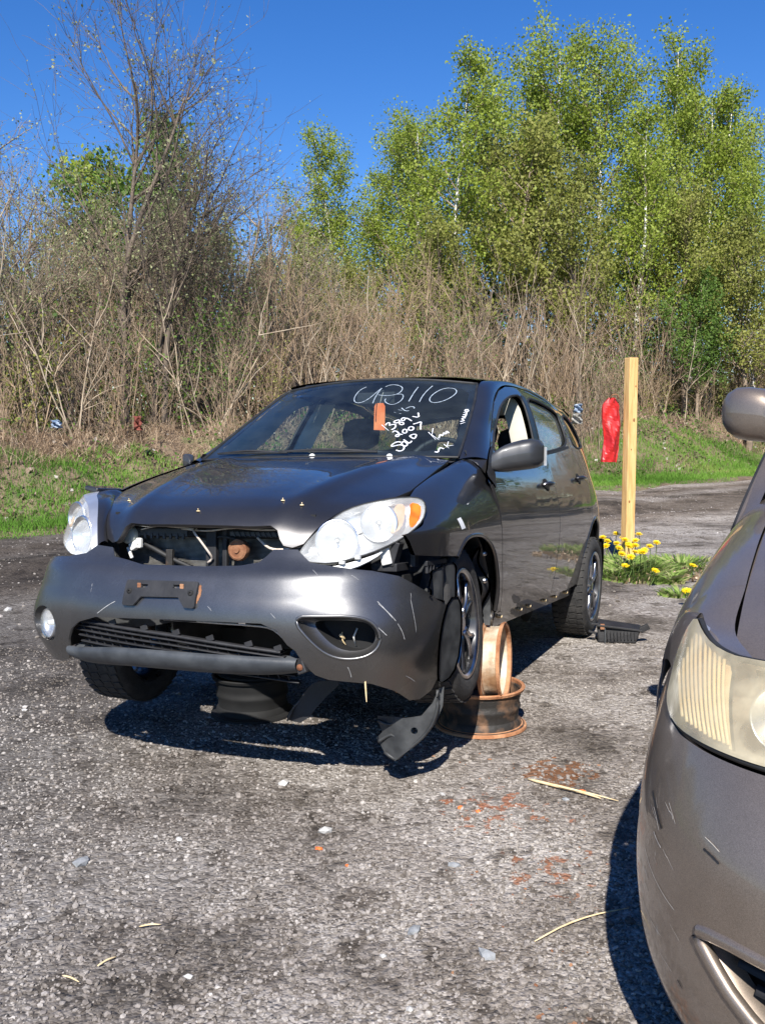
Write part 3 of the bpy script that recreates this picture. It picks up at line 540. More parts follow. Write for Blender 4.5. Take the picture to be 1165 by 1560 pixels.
n2 = nd(nt, 'ShaderNodeTexNoise'); n2.inputs['Scale'].default_value = 14; n2.inputs['Detail'].default_value = 6; nt.links.new(mp.outputs[0], n2.inputs[0]); bp_ = nd(nt, 'ShaderNodeBump'); bp_.inputs['Distance'].default_value = .08; nt.links.new(n2.outputs[0], bp_.inputs['Height']); nt.links.new(bp_.outputs[0], b_.inputs['Normal']); M['bank'] = m
P = np.stack([BX, BY, BZ], -1); a, b = P.shape[:2]
bo_ = mesh_obj('bank', P.reshape(-1, 3), [(i*b + j, (i+1)*b + j, (i+1)*b + j + 1, i*b + j + 1) for i in range(a-1) for j in range(b-1)], M['bank'], None, True); tag(bo_, kind='structure')
# ------------------------------------------------------------------ blades, straw, leaves: flat slivers in bulk
def tone_mat(name, stops, rough=.75, trans=0.0, noise=None):
    m, nt, b = newmat(name); at = nd(nt, 'ShaderNodeAttribute'); at.attribute_name = 'tone'; r = ramp(nt, stops); nt.links.new(at.outputs['Fac'], r.inputs[0]); nt.links.new(r.outputs[0], b.inputs['Base Color']); setp(b, rough=rough, spec=.25)
    if trans:
        tl_ = nd(nt, 'ShaderNodeBsdfTranslucent'); nt.links.new(r.outputs[0], tl_.inputs[0]); mx = nd(nt, 'ShaderNodeMixShader'); mx.inputs[0].default_value = trans; nt.links.new(b.outputs[0], mx.inputs[1]); nt.links.new(tl_.outputs[0], mx.inputs[2]); nt.links.new(mx.outputs[0], nt.nodes['Material Output'].inputs[0])
    return m
M['grass'] = tone_mat('grass_blades', [(0,(.07,.16,.018)),(.4,(.13,.27,.035)),(.75,(.20,.36,.055)),(.9,(.30,.36,.09)),(1,(.42,.36,.18))], trans=.3)
M['deadgrass'] = tone_mat('dead_grass', [(0,(.15,.10,.06)),(.35,(.29,.20,.125)),(.7,(.45,.33,.22)),(1,(.60,.47,.33))], trans=.15)
M['litter'] = tone_mat('leaf_litter_and_rubble', [(0,(.035,.025,.018)),(.4,(.10,.07,.045)),(.7,(.19,.13,.085)),(.92,(.26,.20,.15)),(1,(.45,.42,.38))])
M['weeds'] = tone_mat('young_weeds', [(0,(.05,.12,.015)),(.5,(.10,.20,.03)),(1,(.17,.28,.05))], trans=.3)
def blades(name, X, Y, Z, H, W, mat, seed, lean=.5, segs=3, tone=None):
    r = np.random.default_rng(seed); n = len(X); az = r.uniform(0, 2*math.pi, n); fa = r.uniform(0, math.pi, n); ln = lean*r.uniform(.2, 1.3, n)
    k = np.linspace(0, 1, segs)[None]; cx = X[:, None] + np.cos(az)[:, None]*ln[:, None]*H[:, None]*k**1.8; cy = Y[:, None] + np.sin(az)[:, None]*ln[:, None]*H[:, None]*k**1.8
    cz = Z[:, None] + H[:, None]*(k - .35*ln[:, None]*k**2); wd = W[:, None]*(1 - k**1.5*.85)
    dx, dy = np.cos(fa)[:, None]*wd/2, np.sin(fa)[:, None]*wd/2
    V = np.stack([np.stack([cx-dx, cy-dy, cz], -1), np.stack([cx+dx, cy+dy, cz], -1)], 2).reshape(n, segs*2, 3)
    f = np.array([[2*i, 2*i+1, 2*i+3, 2*i+2] for i in range(segs-1)]); F = f[None] + (np.arange(n)*segs*2)[:, None, None]
    tn = r.random(n) if tone is None else np.clip(tone + r.normal(0, .13, n), 0, 1)
    return fast_mesh(name, V, F, 4, mat, attr=np.repeat(tn, segs-1))
r = np.random.default_rng(11)
n = 135000; s_ = r.uniform(-5, 32, n); t_ = 12.05 + 3.2*r.random(n); X, Y = xy(s_, t_)
cl = np.sin(s_*2.3 + 2*np.sin(t_*3)) * np.sin(t_*4 + s_*.9); keep = r.random(n) < .85 + .25*cl; X, Y, s_, t_, cl = X[keep], Y[keep], s_[keep], t_[keep], cl[keep]
H = (.05 + .10*r.random(len(X))) * (1 + .7*np.clip(cl, 0, 1)) * np.clip((t_ - 11.9)/.7, .35, 1); ok = (t_ - 12.05) > .22*np.sin(s_*1.9) + .15*np.sin(s_*4.3)
X, Y, H, s_, t_ = X[ok], Y[ok], H[ok], s_[ok], t_[ok]
tn = .45 + .22*np.sin(s_*.9 + 1) + .15*np.sin(t_*3 + s_*2)
tag(blades('grass', X, Y, hbank(s_, t_) - .01, H, np.full(len(X), .011), M['grass'], 12, .6, tone=tn), kind='stuff', label='strip of spring grass between lane and bank')
n = 90000; s_ = r.uniform(-6, 33, n); t_ = r.uniform(14.9, 17.4, n); pt = np.sin(s_*.8 + 4.2)*.5 + np.sin(s_*2.2 + t_*1.7)*.5
keep = r.random(n) < np.where(s_ < 11, .95, .45) * np.clip(.6 + .5*pt, .15, 1); s_, t_ = s_[keep], t_[keep]; X, Y = xy(s_, t_)
tag(blades('dead_grass', X, Y, hbank(s_, t_) - .02, .12 + .34*r.random(len(X))**1.5, np.full(len(X), .010), M['deadgrass'], 13, 1.5, 4), kind='stuff', label='matted tan dead grass lying on the bank')
n = 26000; s_ = r.uniform(-6, 33, n); t_ = r.uniform(13.2, 18.0, n); X, Y = xy(s_, t_); keep = r.random(n) < .5 + .5*np.sin(s_*1.9 + 1.5*np.sin(t_*2.1)); s_, t_, X, Y = s_[keep], t_[keep], X[keep], Y[keep]
n = len(X); c = r.random(n)
V = np.stack([X, Y, hbank(s_, t_) + .03*r.random(n)], -1)
def flakes(name, C, size, mat, seed, tone=None, flat=.6, parent=None):
    """small four-cornered leaves at C, turned every way"""
    r = np.random.default_rng(seed); n = len(C); a = r.normal(size=(n, 3)); a /= np.linalg.norm(a, axis=1)[:, None]; b = r.normal(size=(n, 3)); b[:, 2] *= flat; b = np.cross(a, b); b /= np.linalg.norm(b, axis=1)[:, None] + 1e-9
    sz = (size * r.uniform(.45, 1.5, n))[:, None]; V = np.stack([C - a*sz*.5, C + b*sz*.36, C + a*sz*.5, C - b*sz*.36], 1)
    F = np.arange(n*4).reshape(n, 4); tn = r.random(n) if tone is None else np.clip(tone + r.normal(0, .12, n), 0, 1)
    return fast_mesh(name, V, F, 4, mat, parent, attr=tn)
tag(flakes('leaf_litter', V, .085, M['litter'], 14), kind='stuff', label='brown litter and broken rubble on the bank')
n = 30000; s_ = r.uniform(-6, 33, n); t_ = r.uniform(13.6, 19, n); pt = np.sin(s_*1.3 + 2)*np.sin(t_*1.9 + s_*.4); keep = pt > .15; s_, t_ = s_[keep], t_[keep]; X, Y = xy(s_, t_)
V = np.stack([X, Y, hbank(s_, t_) + .45*r.random(len(X))**1.6], -1); tag(flakes('bramble_leaves', V, .055, M['weeds'], 15), kind='stuff', label='fresh green brambles sprouting on the bank')
# ------------------------------------------------------------------ woody plants
def tubes(paths, name, mat, parent=None, n=3):
    """many tapered sticks joined in one mesh; paths: list of (points, radii)"""
    Vs, Fs, k = [], [], 0; an = np.arange(n)*2*math.pi/n; ca, sa = np.cos(an), np.sin(an)
    for P, R in paths:
        m = len(P); T = np.empty_like(P); T[1:-1] = P[2:] - P[:-2]; T[0] = P[1] - P[0]; T[-1] = P[-1] - P[-2]
        A = np.stack([T[:, 1], -T[:, 0], np.zeros(m)], -1) + [1e-4, 0, 0]; A /= np.linalg.norm(A, axis=1)[:, None]; B = np.cross(T, A); B /= np.linalg.norm(B, axis=1)[:, None] + 1e-9
        V = P[:, None] + R[:, None, None]*(A[:, None]*ca[None, :, None] + B[:, None]*sa[None, :, None]); Vs.append(V.reshape(-1, 3))
        i = np.arange(m-1)[:, None]; j = np.arange(n)[None]; jn = (j+1) % n
        Fs.append((np.stack([i*n + j + 0*jn, i*n + jn, (i+1)*n + jn, (i+1)*n + j], -1) + k).reshape(-1, 4)); k += m*n
    return fast_mesh(name, np.concatenate(Vs), np.concatenate(Fs), 4, mat, parent, smooth=True)
def stick(r, p, d, L, r0, r1, segs=6, wob=.12, up=.0):
    P = [np.array(p, float)]; d = np.array(d, float); d /= np.linalg.norm(d)
    for i in range(segs):
        d = d + r.normal(0, wob, 3) + [0, 0, up]; d /= np.linalg.norm(d); P.append(P[-1] + d*L/segs)
    return np.array(P), np.linspace(r0, r1, segs+1)
def side_dir(r, T, ang):
    T = T/np.linalg.norm(T); a = r.normal(size=3); a -= T*(a@T); a /= np.linalg.norm(a); return T*math.cos(ang) + a*math.sin(ang)
def bark(name, c0, c1, sc=14): return noisy(name, c0, c1, sc, .85, bump=.4, bscale=40)
M['bark_tan'] = bark('tan_twig_bark', (.20,.132,.080), (.45,.33,.215), 3)
M['bark_grey'] = bark('grey_brown_bark', (.15,.112,.078), (.36,.28,.20), 4)
M['bark_dark'] = bark('dark_weathered_bark', (.07,.055,.042), (.19,.145,.105), 4)
M['bark_white'] = noisy('white_poplar_bark', (.50,.46,.38), (.75,.72,.65), 5, .8, bump=.3, bscale=30, lo=.3, hi=.5)
M['leaf_poplar'] = tone_mat('poplar_leaves', [(0,(.14,.19,.025)),(.4,(.25,.32,.042)),(.8,(.36,.43,.075)),(1,(.46,.51,.12))], trans=.42, rough=.5)
M['leaf_olive'] = tone_mat('budding_olive_leaves', [(0,(.14,.155,.035)),(.5,(.25,.265,.06)),(1,(.36,.36,.10))], trans=.35, rough=.6)
M['leaf_deep'] = tone_mat('fresh_deep_green_leaves', [(0,(.055,.11,.022)),(.5,(.11,.19,.035)),(1,(.18,.28,.055))], trans=.35, rough=.55)
M['bud'] = tone_mat('pale_willow_buds', [(0,(.16,.18,.08)),(.5,(.28,.30,.14)),(1,(.42,.43,.24))], trans=.3)
def children_of(o): return [c for c in o.children]
def copy_tree(o, name=None):
    c = o.copy(); COL.objects.link(c)
    for ch in children_of(o):
        d = ch.copy(); COL.objects.link(d); d.parent = c; d.matrix_parent_inverse = ch.matrix_parent_inverse
        for g in children_of(ch):
            e = g.copy(); COL.objects.link(e); e.parent = d
    return c
def poplar(seed, H, leafmat, leafn, lsize, barkm='bark_white', spread=1.0, base=.22, name='poplar_tree'):
    r = np.random.default_rng(seed); root = empty(name)
    tp, tr = stick(r, (0,0,-.2), (r.normal(0,.04), r.normal(0,.04), 1), H*.97, .085 + H*.005, .012, 14, .035, .02)
    tubes([(tp, tr)], 'trunk', M[barkm], root, 7)
    br, tips = [], []
    nb = int(H*3.6)
    for i in range(nb):
        f = base + (.97-base)*(i + r.random())/nb; k = f*14; j = min(int(k), 13); p = tp[j] + (tp[j+1]-tp[j])*(k-j); L = spread*H*(.22*(1 - f)**.75 + .045)*r.uniform(.6, 1.25)
        d = side_dir(r, np.array([0,0,1.]), math.radians(r.uniform(32, 62))); P, R = stick(r, p, d, L, .010 + L*.012, .004, 6, .10, .09); br.append((P, R))
        for q in range(3 + int(L*2.2)):
            u = r.uniform(.25, 1); jj = min(int(u*6), 5); pp = P[jj] + (P[jj+1]-P[jj])*(u*6-jj); dd = side_dir(r, P[jj+1]-P[jj], r.uniform(.4, 1.0)); P2, R2 = stick(r, pp, dd, L*r.uniform(.22, .45), .006, .0025, 4, .12, .08); br.append((P2, R2)); tips.append(P2)
        tips.append(P)
    tubes(br, 'branches', M['bark_grey'], root, 3)
    segs = np.concatenate([t[1:] for t in tips]); w = r.integers(0, len(segs), leafn); clump = r.normal(0, .16, (len(segs), 3))
    C = segs[w] + r.normal(0, .17, (leafn, 3)) + clump[w]*.6
    tone = .5 + .25*np.sin(C[:, 0]*2.2 + C[:, 2]*1.3)*np.sin(C[:, 1]*2.5)
    flakes('crown', C, lsize, M[leafmat], seed, tone, parent=root)
    return root
def bare_tree(seed, H, name='bare_tree', lean=(0,0), buds=1500, stems=1, twig=1.0, bark_='bark_grey', spread=.55, budsize=.05, budmat='bud'):
    r = np.random.default_rng(seed); root = empty(name); tr, br, tw = [], [], []
    for q in range(stems):
        tp, tR = stick(r, (r.normal(0,.12), r.normal(0,.12), -.2), (lean[0] + r.normal(0,.10)*(stems > 1), lean[1] + r.normal(0,.1)*(stems > 1), 1), H*r.uniform(.6,.75), .045 + H*.006/stems**.5, .02, 9, .07, .03); tr.append((tp, tR))
        for i in range(int(9*twig) + 5):
            f = r.uniform(.28, 1); k = f*9; j = min(int(k), 8); p = tp[j] + (tp[j+1]-tp[j])*(k-j); L = H*r.uniform(.20, .42)*(1.15 - .4*f)
            P, R = stick(r, p, side_dir(r, tp[j+1]-tp[j], r.uniform(.35, spread + .35)), L, .009 + .006*L, .004, 8, .11, .05); br.append((P, R))
            for z in range(int(7*twig)):
                u = r.uniform(.2, 1); jj = min(int(u*8), 7); pp = P[jj]; P2, R2 = stick(r, pp, side_dir(r, P[jj+1]-P[jj], r.uniform(.4, .9)), L*r.uniform(.22, .5), .0055, .0025, 5, .13, .05); tw.append((P2, R2))
                for y in range(int(3*twig)):
                    P3, R3 = stick(r, P2[r.integers(1, 6)], side_dir(r, P2[-1]-P2[0], r.uniform(.4, 1.0)), L*r.uniform(.10, .26), .0042, .002, 3, .15, .03); tw.append((P3, R3))
    tubes(tr, 'trunk', M[bark_], root, 7); tubes(br, 'branches', M[bark_], root, 4); tubes(tw, 'twigs', M[bark_], root, 3)
    seg = np.concatenate([P[1:] for P, _ in tw]); w = r.integers(0, len(seg), buds); flakes('buds', seg[w] + r.normal(0, .05, (buds, 3)), budsize, M[budmat], seed, parent=root)
    return root
def shrub(seed, H, name='bare_shrub', stems=11, bark_='bark_tan', leaves=0, leafmat='leaf_olive', tn=7):
    r = np.random.default_rng(seed); root = empty(name); st_, tw = [], []
    for q in range(stems):
        az = r.uniform(0, 2*math.pi); sp_ = r.uniform(.05, .42); P, R = stick(r, (r.normal(0,.22), r.normal(0,.22), -.25), (math.cos(az)*sp_, math.sin(az)*sp_, 1), H*r.uniform(.6, 1.05), r.uniform(.009,.019), .004, 8, .065, .01); st_.append((P, R))
        for z in range(tn):
            u = r.uniform(.22, 1); jj = min(int(u*8), 7); P2, R2 = stick(r, P[jj], side_dir(r, P[jj+1]-P[jj], r.uniform(.3, .8)), H*r.uniform(.14, .34), .0065, .0028, 5, .10, .05); tw.append((P2, R2))
            for y in range(3):
                P3, R3 = stick(r, P2[r.integers(1, 6)], side_dir(r, P2[-1]-P2[0], r.uniform(.4, .95)), H*r.uniform(.06, .16), .004, .002, 3, .12, .02); tw.append((P3, R3))
    tubes(st_, 'stems', M[bark_], root, 4); tubes(tw, 'twigs', M[bark_], root, 3)
    if leaves:
        seg = np.concatenate([P[1:] for P, _ in tw]); w = r.integers(0, len(seg), leaves); flakes('leaves', seg[w] + r.normal(0, .07, (leaves, 3)), .06, M[leafmat], seed, parent=root)
    return root
def drop(o, x, y, sc=1.0, rz=None):
    s, t = st(x, y); o.location = (x, y, float(hbank(np.array(s), np.array(t))) - .05); o.scale = (sc,)*3; o.rotation_euler = (0, 0, random.uniform(0, 6.28) if rz is None else rz); return o
def pix(px, D): return (px - 582)/1490*D
def place(proto, px, D, top=None, H=None, used=set()):
    o = proto if proto.name not in used else copy_tree(proto); used.add(proto.name)
    x = pix(px, D); s, t = st(x, D); z = float(hbank(np.array(s), np.array(t)))
    sc = 1.0
    if top is not None: sc = (1.41 + (642 - top)/1490*D - z)/H
    return drop(o, x, D, sc)
PH = 13.0
pops = [poplar(21, PH, 'leaf_poplar', 20000, .092, spread=1.15), poplar(22, PH, 'leaf_poplar', 27000, .088, spread=1.6), poplar(23, PH, 'leaf_poplar', 16000, .095, spread=1.0)]
for i, (px, D, top, v, lab) in enumerate([(528,30,205,0,'slim pale green poplar standing lowest at the left end of the leafy trees'),(692,29,82,2,'tall poplar with the bright white trunk, left of the highest treetops'),(846,32,58,1,'tallest poplar, its narrow top standing highest above the thicket'),
        (925,33,98,1,'full-crowned poplar right behind the highest treetop'),(1000,34,92,0,'bright green poplar above the wooden post'),(1075,33,130,2,'loose-crowned poplar right of the post, its top open to the sky'),(1150,30,245,0,'poplar cut off by the right edge above the van mirror'),
        (612,31,182,1,'bushy poplar between the white-trunked one and the slim low one'),(766,35,118,0,'poplar set back between the white-trunked and the tallest one'),(960,29,150,2,'nearer poplar in front of the full-crowned one'),(1225,31,270,1,'poplar beyond the right edge of the view'),(575,34,262,2,'low poplar filling the gap beside the slim one'),(1040,33,150,1,'broad poplar above the gap between post and van mirror'),(655,33,190,2,'half-hidden poplar left of the white trunk'),(795,34,140,2,'poplar filling the dip left of the highest treetop')]):
    tag(place(pops[v], px, D, top, PH), lab, 'tree', 'poplars behind the thicket')
OH = 9.0
ol = [poplar(31, OH, 'leaf_olive', 13000, .10, 'bark_grey', 1.7, .30, 'budding_tree'), poplar(32, OH, 'leaf_olive', 11000, .10, 'bark_grey', 1.5, .28, 'budding_tree')]
for i, (px, D, top, v, lab) in enumerate([(770,29,200,0,'wide olive-green budding tree in front of the tall poplars'),(640,28,330,1,'low olive budding tree before the white poplar trunk'),(880,28,250,1,'olive budding tree left of the wooden post'),(560,26,400,0,'low brownish budding tree above the car roof'),(1040,29,290,0,'olive budding tree between post and van mirror'),(1140,28,330,1,'olive budding tree at the right edge'),(480,27,385,1,'small olive budding tree beside the bare willows')]):
    tag(place(ol[v], px, D, top, OH), lab, 'tree', 'budding trees in the middle row')
GH = 8.0
gn = [poplar(41, GH, 'leaf_deep', 11000, .12, 'bark_grey', 1.8, .10, 'green_tree'), poplar(42, GH, 'leaf_poplar', 9000, .12, 'bark_grey', 1.6, .10, 'green_tree')]
for i, (px, D, top, v, lab) in enumerate([(235,30,185,0,'dark green tree seen through the bare branches at the left'),(160,31,240,1,'light green tree behind the bare tall tree'),(300,30,290,0,'green tree behind the leaning bare trunk'),(60,33,430,0,'low green tree at the far left behind bare stems'),(470,31,330,1,'light green tree at the foot of the open sky'),(1060,28,420,0,'deep green tree low behind the thicket at the right'),(700,31,400,0,'deep green tree in the shade under the poplars'),(860,31,400,1,'light green tree low under the tallest poplar'),(380,31,400,0,'green tree low behind the pale willows'),(970,30,420,0,'dark green tree behind the post')]):
    tag(place(gn[v], px, D, top, GH), lab, 'tree', 'green trees behind the thicket')
BH = 10.0
b1 = bare_tree(51, BH, lean=(.02,0), buds=2600, twig=1.5, stems=2, bark_='bark_dark'); tag(place(b1, 187, 19.0, -60, BH*.93), 'tallest bare tree at the left, its forked trunk rising out of the picture', 'tree', 'bare trees at the left')
b2 = bare_tree(52, 8.0, lean=(.10,0), buds=2600, twig=1.5, stems=2, bark_='bark_dark'); tag(place(b2, 240, 18.5, 60, 8.0), 'bare leaning tree with a tangled dark trunk beside the tallest one', 'tree', 'bare trees at the left')
b3 = bare_tree(53, 7.0, lean=(0,0), buds=5200, twig=1.0, stems=3, bark_='bark_grey', budsize=.04)
for px, D, top, lab in ((25,18,185,'bare multi-stemmed tree cut off by the left edge'),(92,20,235,'bare multi-stemmed tree between the left edge and the tallest one'),(345,21,200,'pale willow with scattered buds right of the leaning tree'),(405,23,225,'pale budding willow at the edge of the open sky'),(130,24,260,'thin grey willow behind the tallest bare tree'),(290,22,235,'grey willow behind the leaning tree'),(-40,19,110,'bare tree beyond the left edge'),(455,24,340,'small willow below the open sky')):
    tag(place(b3, px, D, top, 6.6), lab, 'tree', 'bare willows at the left')
sh = [shrub(61, 3.6), shrub(62, 3.4, bark_='bark_grey'), shrub(63, 3.8, stems=14, tn=9), shrub(64, 3.0, leaves=900), shrub(65, 3.2, leaves=1400, leafmat='leaf_deep', bark_='bark_grey')]
M['bark_pale'] = noisy('pale_dead_wood', (.30,.23,.155), (.50,.41,.30), 4, .85)
def leaning(seed):
    r = np.random.default_rng(seed); root = empty('leaning_stems'); L_ = []
    for q in range(5):
        az = r.uniform(0, 6.28); k = r.uniform(.3, .9); P, R = stick(r, (r.normal(0,.3), r.normal(0,.3), -.2), (math.cos(az)*k, math.sin(az)*k*.5, 1), r.uniform(1.8, 3.6), .017, .005, 8, .07, .0); L_.append((P, R))
        for z in range(4): P2, R2 = stick(r, P[r.integers(3, 8)], side_dir(r, P[-1]-P[0], r.uniform(.4, .9)), r.uniform(.5, 1.2), .010, .004, 5, .12, .04); L_.append((P2, R2))
    tubes(L_, 'stems', M['bark_pale'], root, 5); return root
lean_ = [leaning(71), leaning(72)]
for i, (s, t, lab) in enumerate(((1.2,15.6,'pale leaning dead stems at the far left edge'),(3.6,16.0,'pale leaning dead stems left of the tallest bare tree'),(6.3,15.7,'pale leaning dead stems right of the red rag'),(8.9,16.2,'pale leaning dead stems behind the bonnet'),(11.5,16.0,'pale leaning dead stems above the windscreen'),(13.6,16.4,'pale leaning dead stems above the car roof'),(16.4,16.2,'pale leaning dead stems left of the red container'),(18.8,16.0,'pale leaning dead stems right of the timber post'),(20.9,16.3,'pale leaning dead stems left of the van mirror'),(23.2,16.1,'pale leaning dead stems behind the van mirror'))):
    o = lean_[i] if i < 2 else copy_tree(lean_[i % 2]); x, y = xy(s, t); drop(o, x, y, .85 + .06*(i % 4)); tag(o, lab, 'dead stems', 'pale leaning stems along the bank')
random.seed(5); used = set(); cnt = 0
for row, (t0, sc0) in enumerate(((15.4,.62),(16.6,.95),(17.9,1.15),(19.4,1.32),(21.2,1.42),(23.2,1.45))):
    s0 = -3.0 + row*.4
    while s0 < 84:
        s = s0 + random.uniform(-.5,.5); t = t0 + random.uniform(-.6,.6); s0 += 1.45 + .12*row + (.5 if row == 0 else 0)
        if s > 38 + row*3: s0 += 3.0
        x, y = xy(s, t)
        if y < 6 or abs(x/y) > .75 and x < 0: continue
        v = random.choices(range(5), (3,2,3,1.6,1.2) if row < 3 else (2,2,3,2,2))[0]; p = sh[v]
        o = p if v not in used else copy_tree(p); used.add(v); drop(o, x, y, sc0*random.uniform(.75,1.15)); cnt += 1
        lab = ('leafless tan shrub in the dense thicket behind the lane','leafless grey-brown shrub in the dense thicket behind the lane','leafless many-stemmed shrub in the dense thicket behind the lane','tan shrub with sparse opening leaves in the thicket','grey shrub with fresh green leaves in the thicket')[v]
        tag(o, lab, 'shrub', ('tan bare shrubs of the thicket','grey bare shrubs of the thicket','many-stemmed bare shrubs of the thicket','shrubs with opening leaves in the thicket','green-leaved shrubs of the thicket')[v])
for i, (x, y, H_) in enumerate([(9.8,14,5),(12,17,6.5),(11.5,13,5.5),(15,20,7.5),(18,24,8.5),(13.5,15,6),(22,28,9),(17,19,7.5),(14,9,7),(13,4,8),(26,33,11),(15,0,8)]):
    o = copy_tree((ol + gn + pops)[i % 7] if i % 3 else gn[i % 2]); o.location = (x, y, 0); k_ = {'budding_tree': OH, 'green_tree': GH}.get(o.name.split('.')[0], PH); o.scale = (H_/k_*1.25, H_/k_*1.25, H_/k_); o.rotation_euler = (0, 0, i*1.7)
    tag(o, 'leafy tree off to the right of the yard, mirrored in the car doors', 'tree', 'trees right of the yard')
for i in range(26):
    v = i % 5; o = copy_tree(sh[v]); x, y = 9.3 + i*.42 + random.uniform(-.5,.5), 7 + i*.95 + random.uniform(-.6,.6); o.location = (x + 1, y, -.05); sc_ = random.uniform(.6,.9); o.scale = (sc_*1.3, sc_*1.3, sc_); o.rotation_euler = (0,0,i)
    tag(o, 'low shrub off to the right of the yard, mirrored in the car doors', 'shrub', 'shrubs right of the yard')
# shrub far off that closes the view under the crowns
n = 110000; r = np.random.default_rng(77); s_ = r.uniform(-10, 75, n); t_ = r.uniform(27, 34, n); X, Y = xy(s_, t_); Zt = .9 + 4.4*r.random(n)**1.9*(.75 + .25*np.sin(s_*1.1))
tag(flakes('far_undergrowth', np.stack([X, Y, Zt], -1), .20, M['leaf_olive'], 78), kind='stuff', label='dim undergrowth far behind the thicket')
# ------------------------------------------------------------------ the grey wrecked hatchback
CARM = Matrix(((-0.387, 0.922, 0.017, -0.451), (-0.918, -0.387, 0.086, 4.223), (0.086, 0.017, 0.996, 0.225), (0, 0, 0, 1)))
_x = Vector((-0.387, -0.918, 0.086)).normalized(); _y = Vector((0.922, -0.387, 0.017)); _y = (_y - _x * _y.dot(_x)).normalized(); _z = _x.cross(_y)
CARM = Matrix(((_x[0], _y[0], _z[0], -0.451), (_x[1], _y[1], _z[1], 4.223), (_x[2], _y[2], _z[2], 0.225), (0, 0, 0, 1)))
car = empty('damaged_car', mat=CARM)
tag(car, 'dark grey hatchback without front grille, its front bumper hanging loose, propped on old wheel rims', 'car')
SEAM = [(-.363,.946),(-.385,.90),(-.425,.80),(-.445,.70),(-.48,.567),(-.53,.45),(-.562,.338)]
ARCHF = [(.15,.625),(.084,.682),(-.067,.708),(-.217,.690),(-.340,.632),(-.416,.548),(-.475,.440),(-.487,.354)]
ARCHR = [(-2.265,.345),(-2.32,.46),(-2.40,.56),(-2.50,.655),(-2.64,.735),(-2.80,.760),(-2.93,.71),(-3.0,.58),(-3.03,.45),(-3.04,.33)]
BSEAM = [(-1.645,1.500),(-1.58,1.30),(-1.51,1.125),(-1.545,1.08),(-1.59,1.02),(-1.615,.85),(-1.605,.6),(-1.575,.33)]
RSEAM = [(-2.50,1.452),(-2.46,1.35),(-2.43,1.22),(-2.47,1.14),(-2.56,1.07),(-2.63,1.0),(-2.66,.90),(-2.62,.80),(-2.56,.72),(-2.50,.655)]
g_ = .004
def shift(L, dx=0, dz=0): return [(a + dx, b + dz) for a, b in L]
FWIN = chaikin([(-.66,1.083),(-.78,1.142),(-.877,1.202),(-1.035,1.307),(-1.148,1.362),(-1.265,1.400),(-1.392,1.432),(-1.575,1.453),(-1.50,1.28),(-1.43,1.118),(-1.0,1.072)], 2)
RWIN = chaikin([(-1.655,1.452),(-2.0,1.462),(-2.43,1.438),(-2.40,1.34),(-2.335,1.215),(-1.93,1.165),(-1.535,1.125),(-1.60,1.30)], 2)
QWIN = chaikin([(-2.56,1.43),(-2.78,1.435),(-2.95,1.38),(-3.05,1.27),(-2.95,1.235),(-2.56,1.205),(-2.53,1.30)], 2)
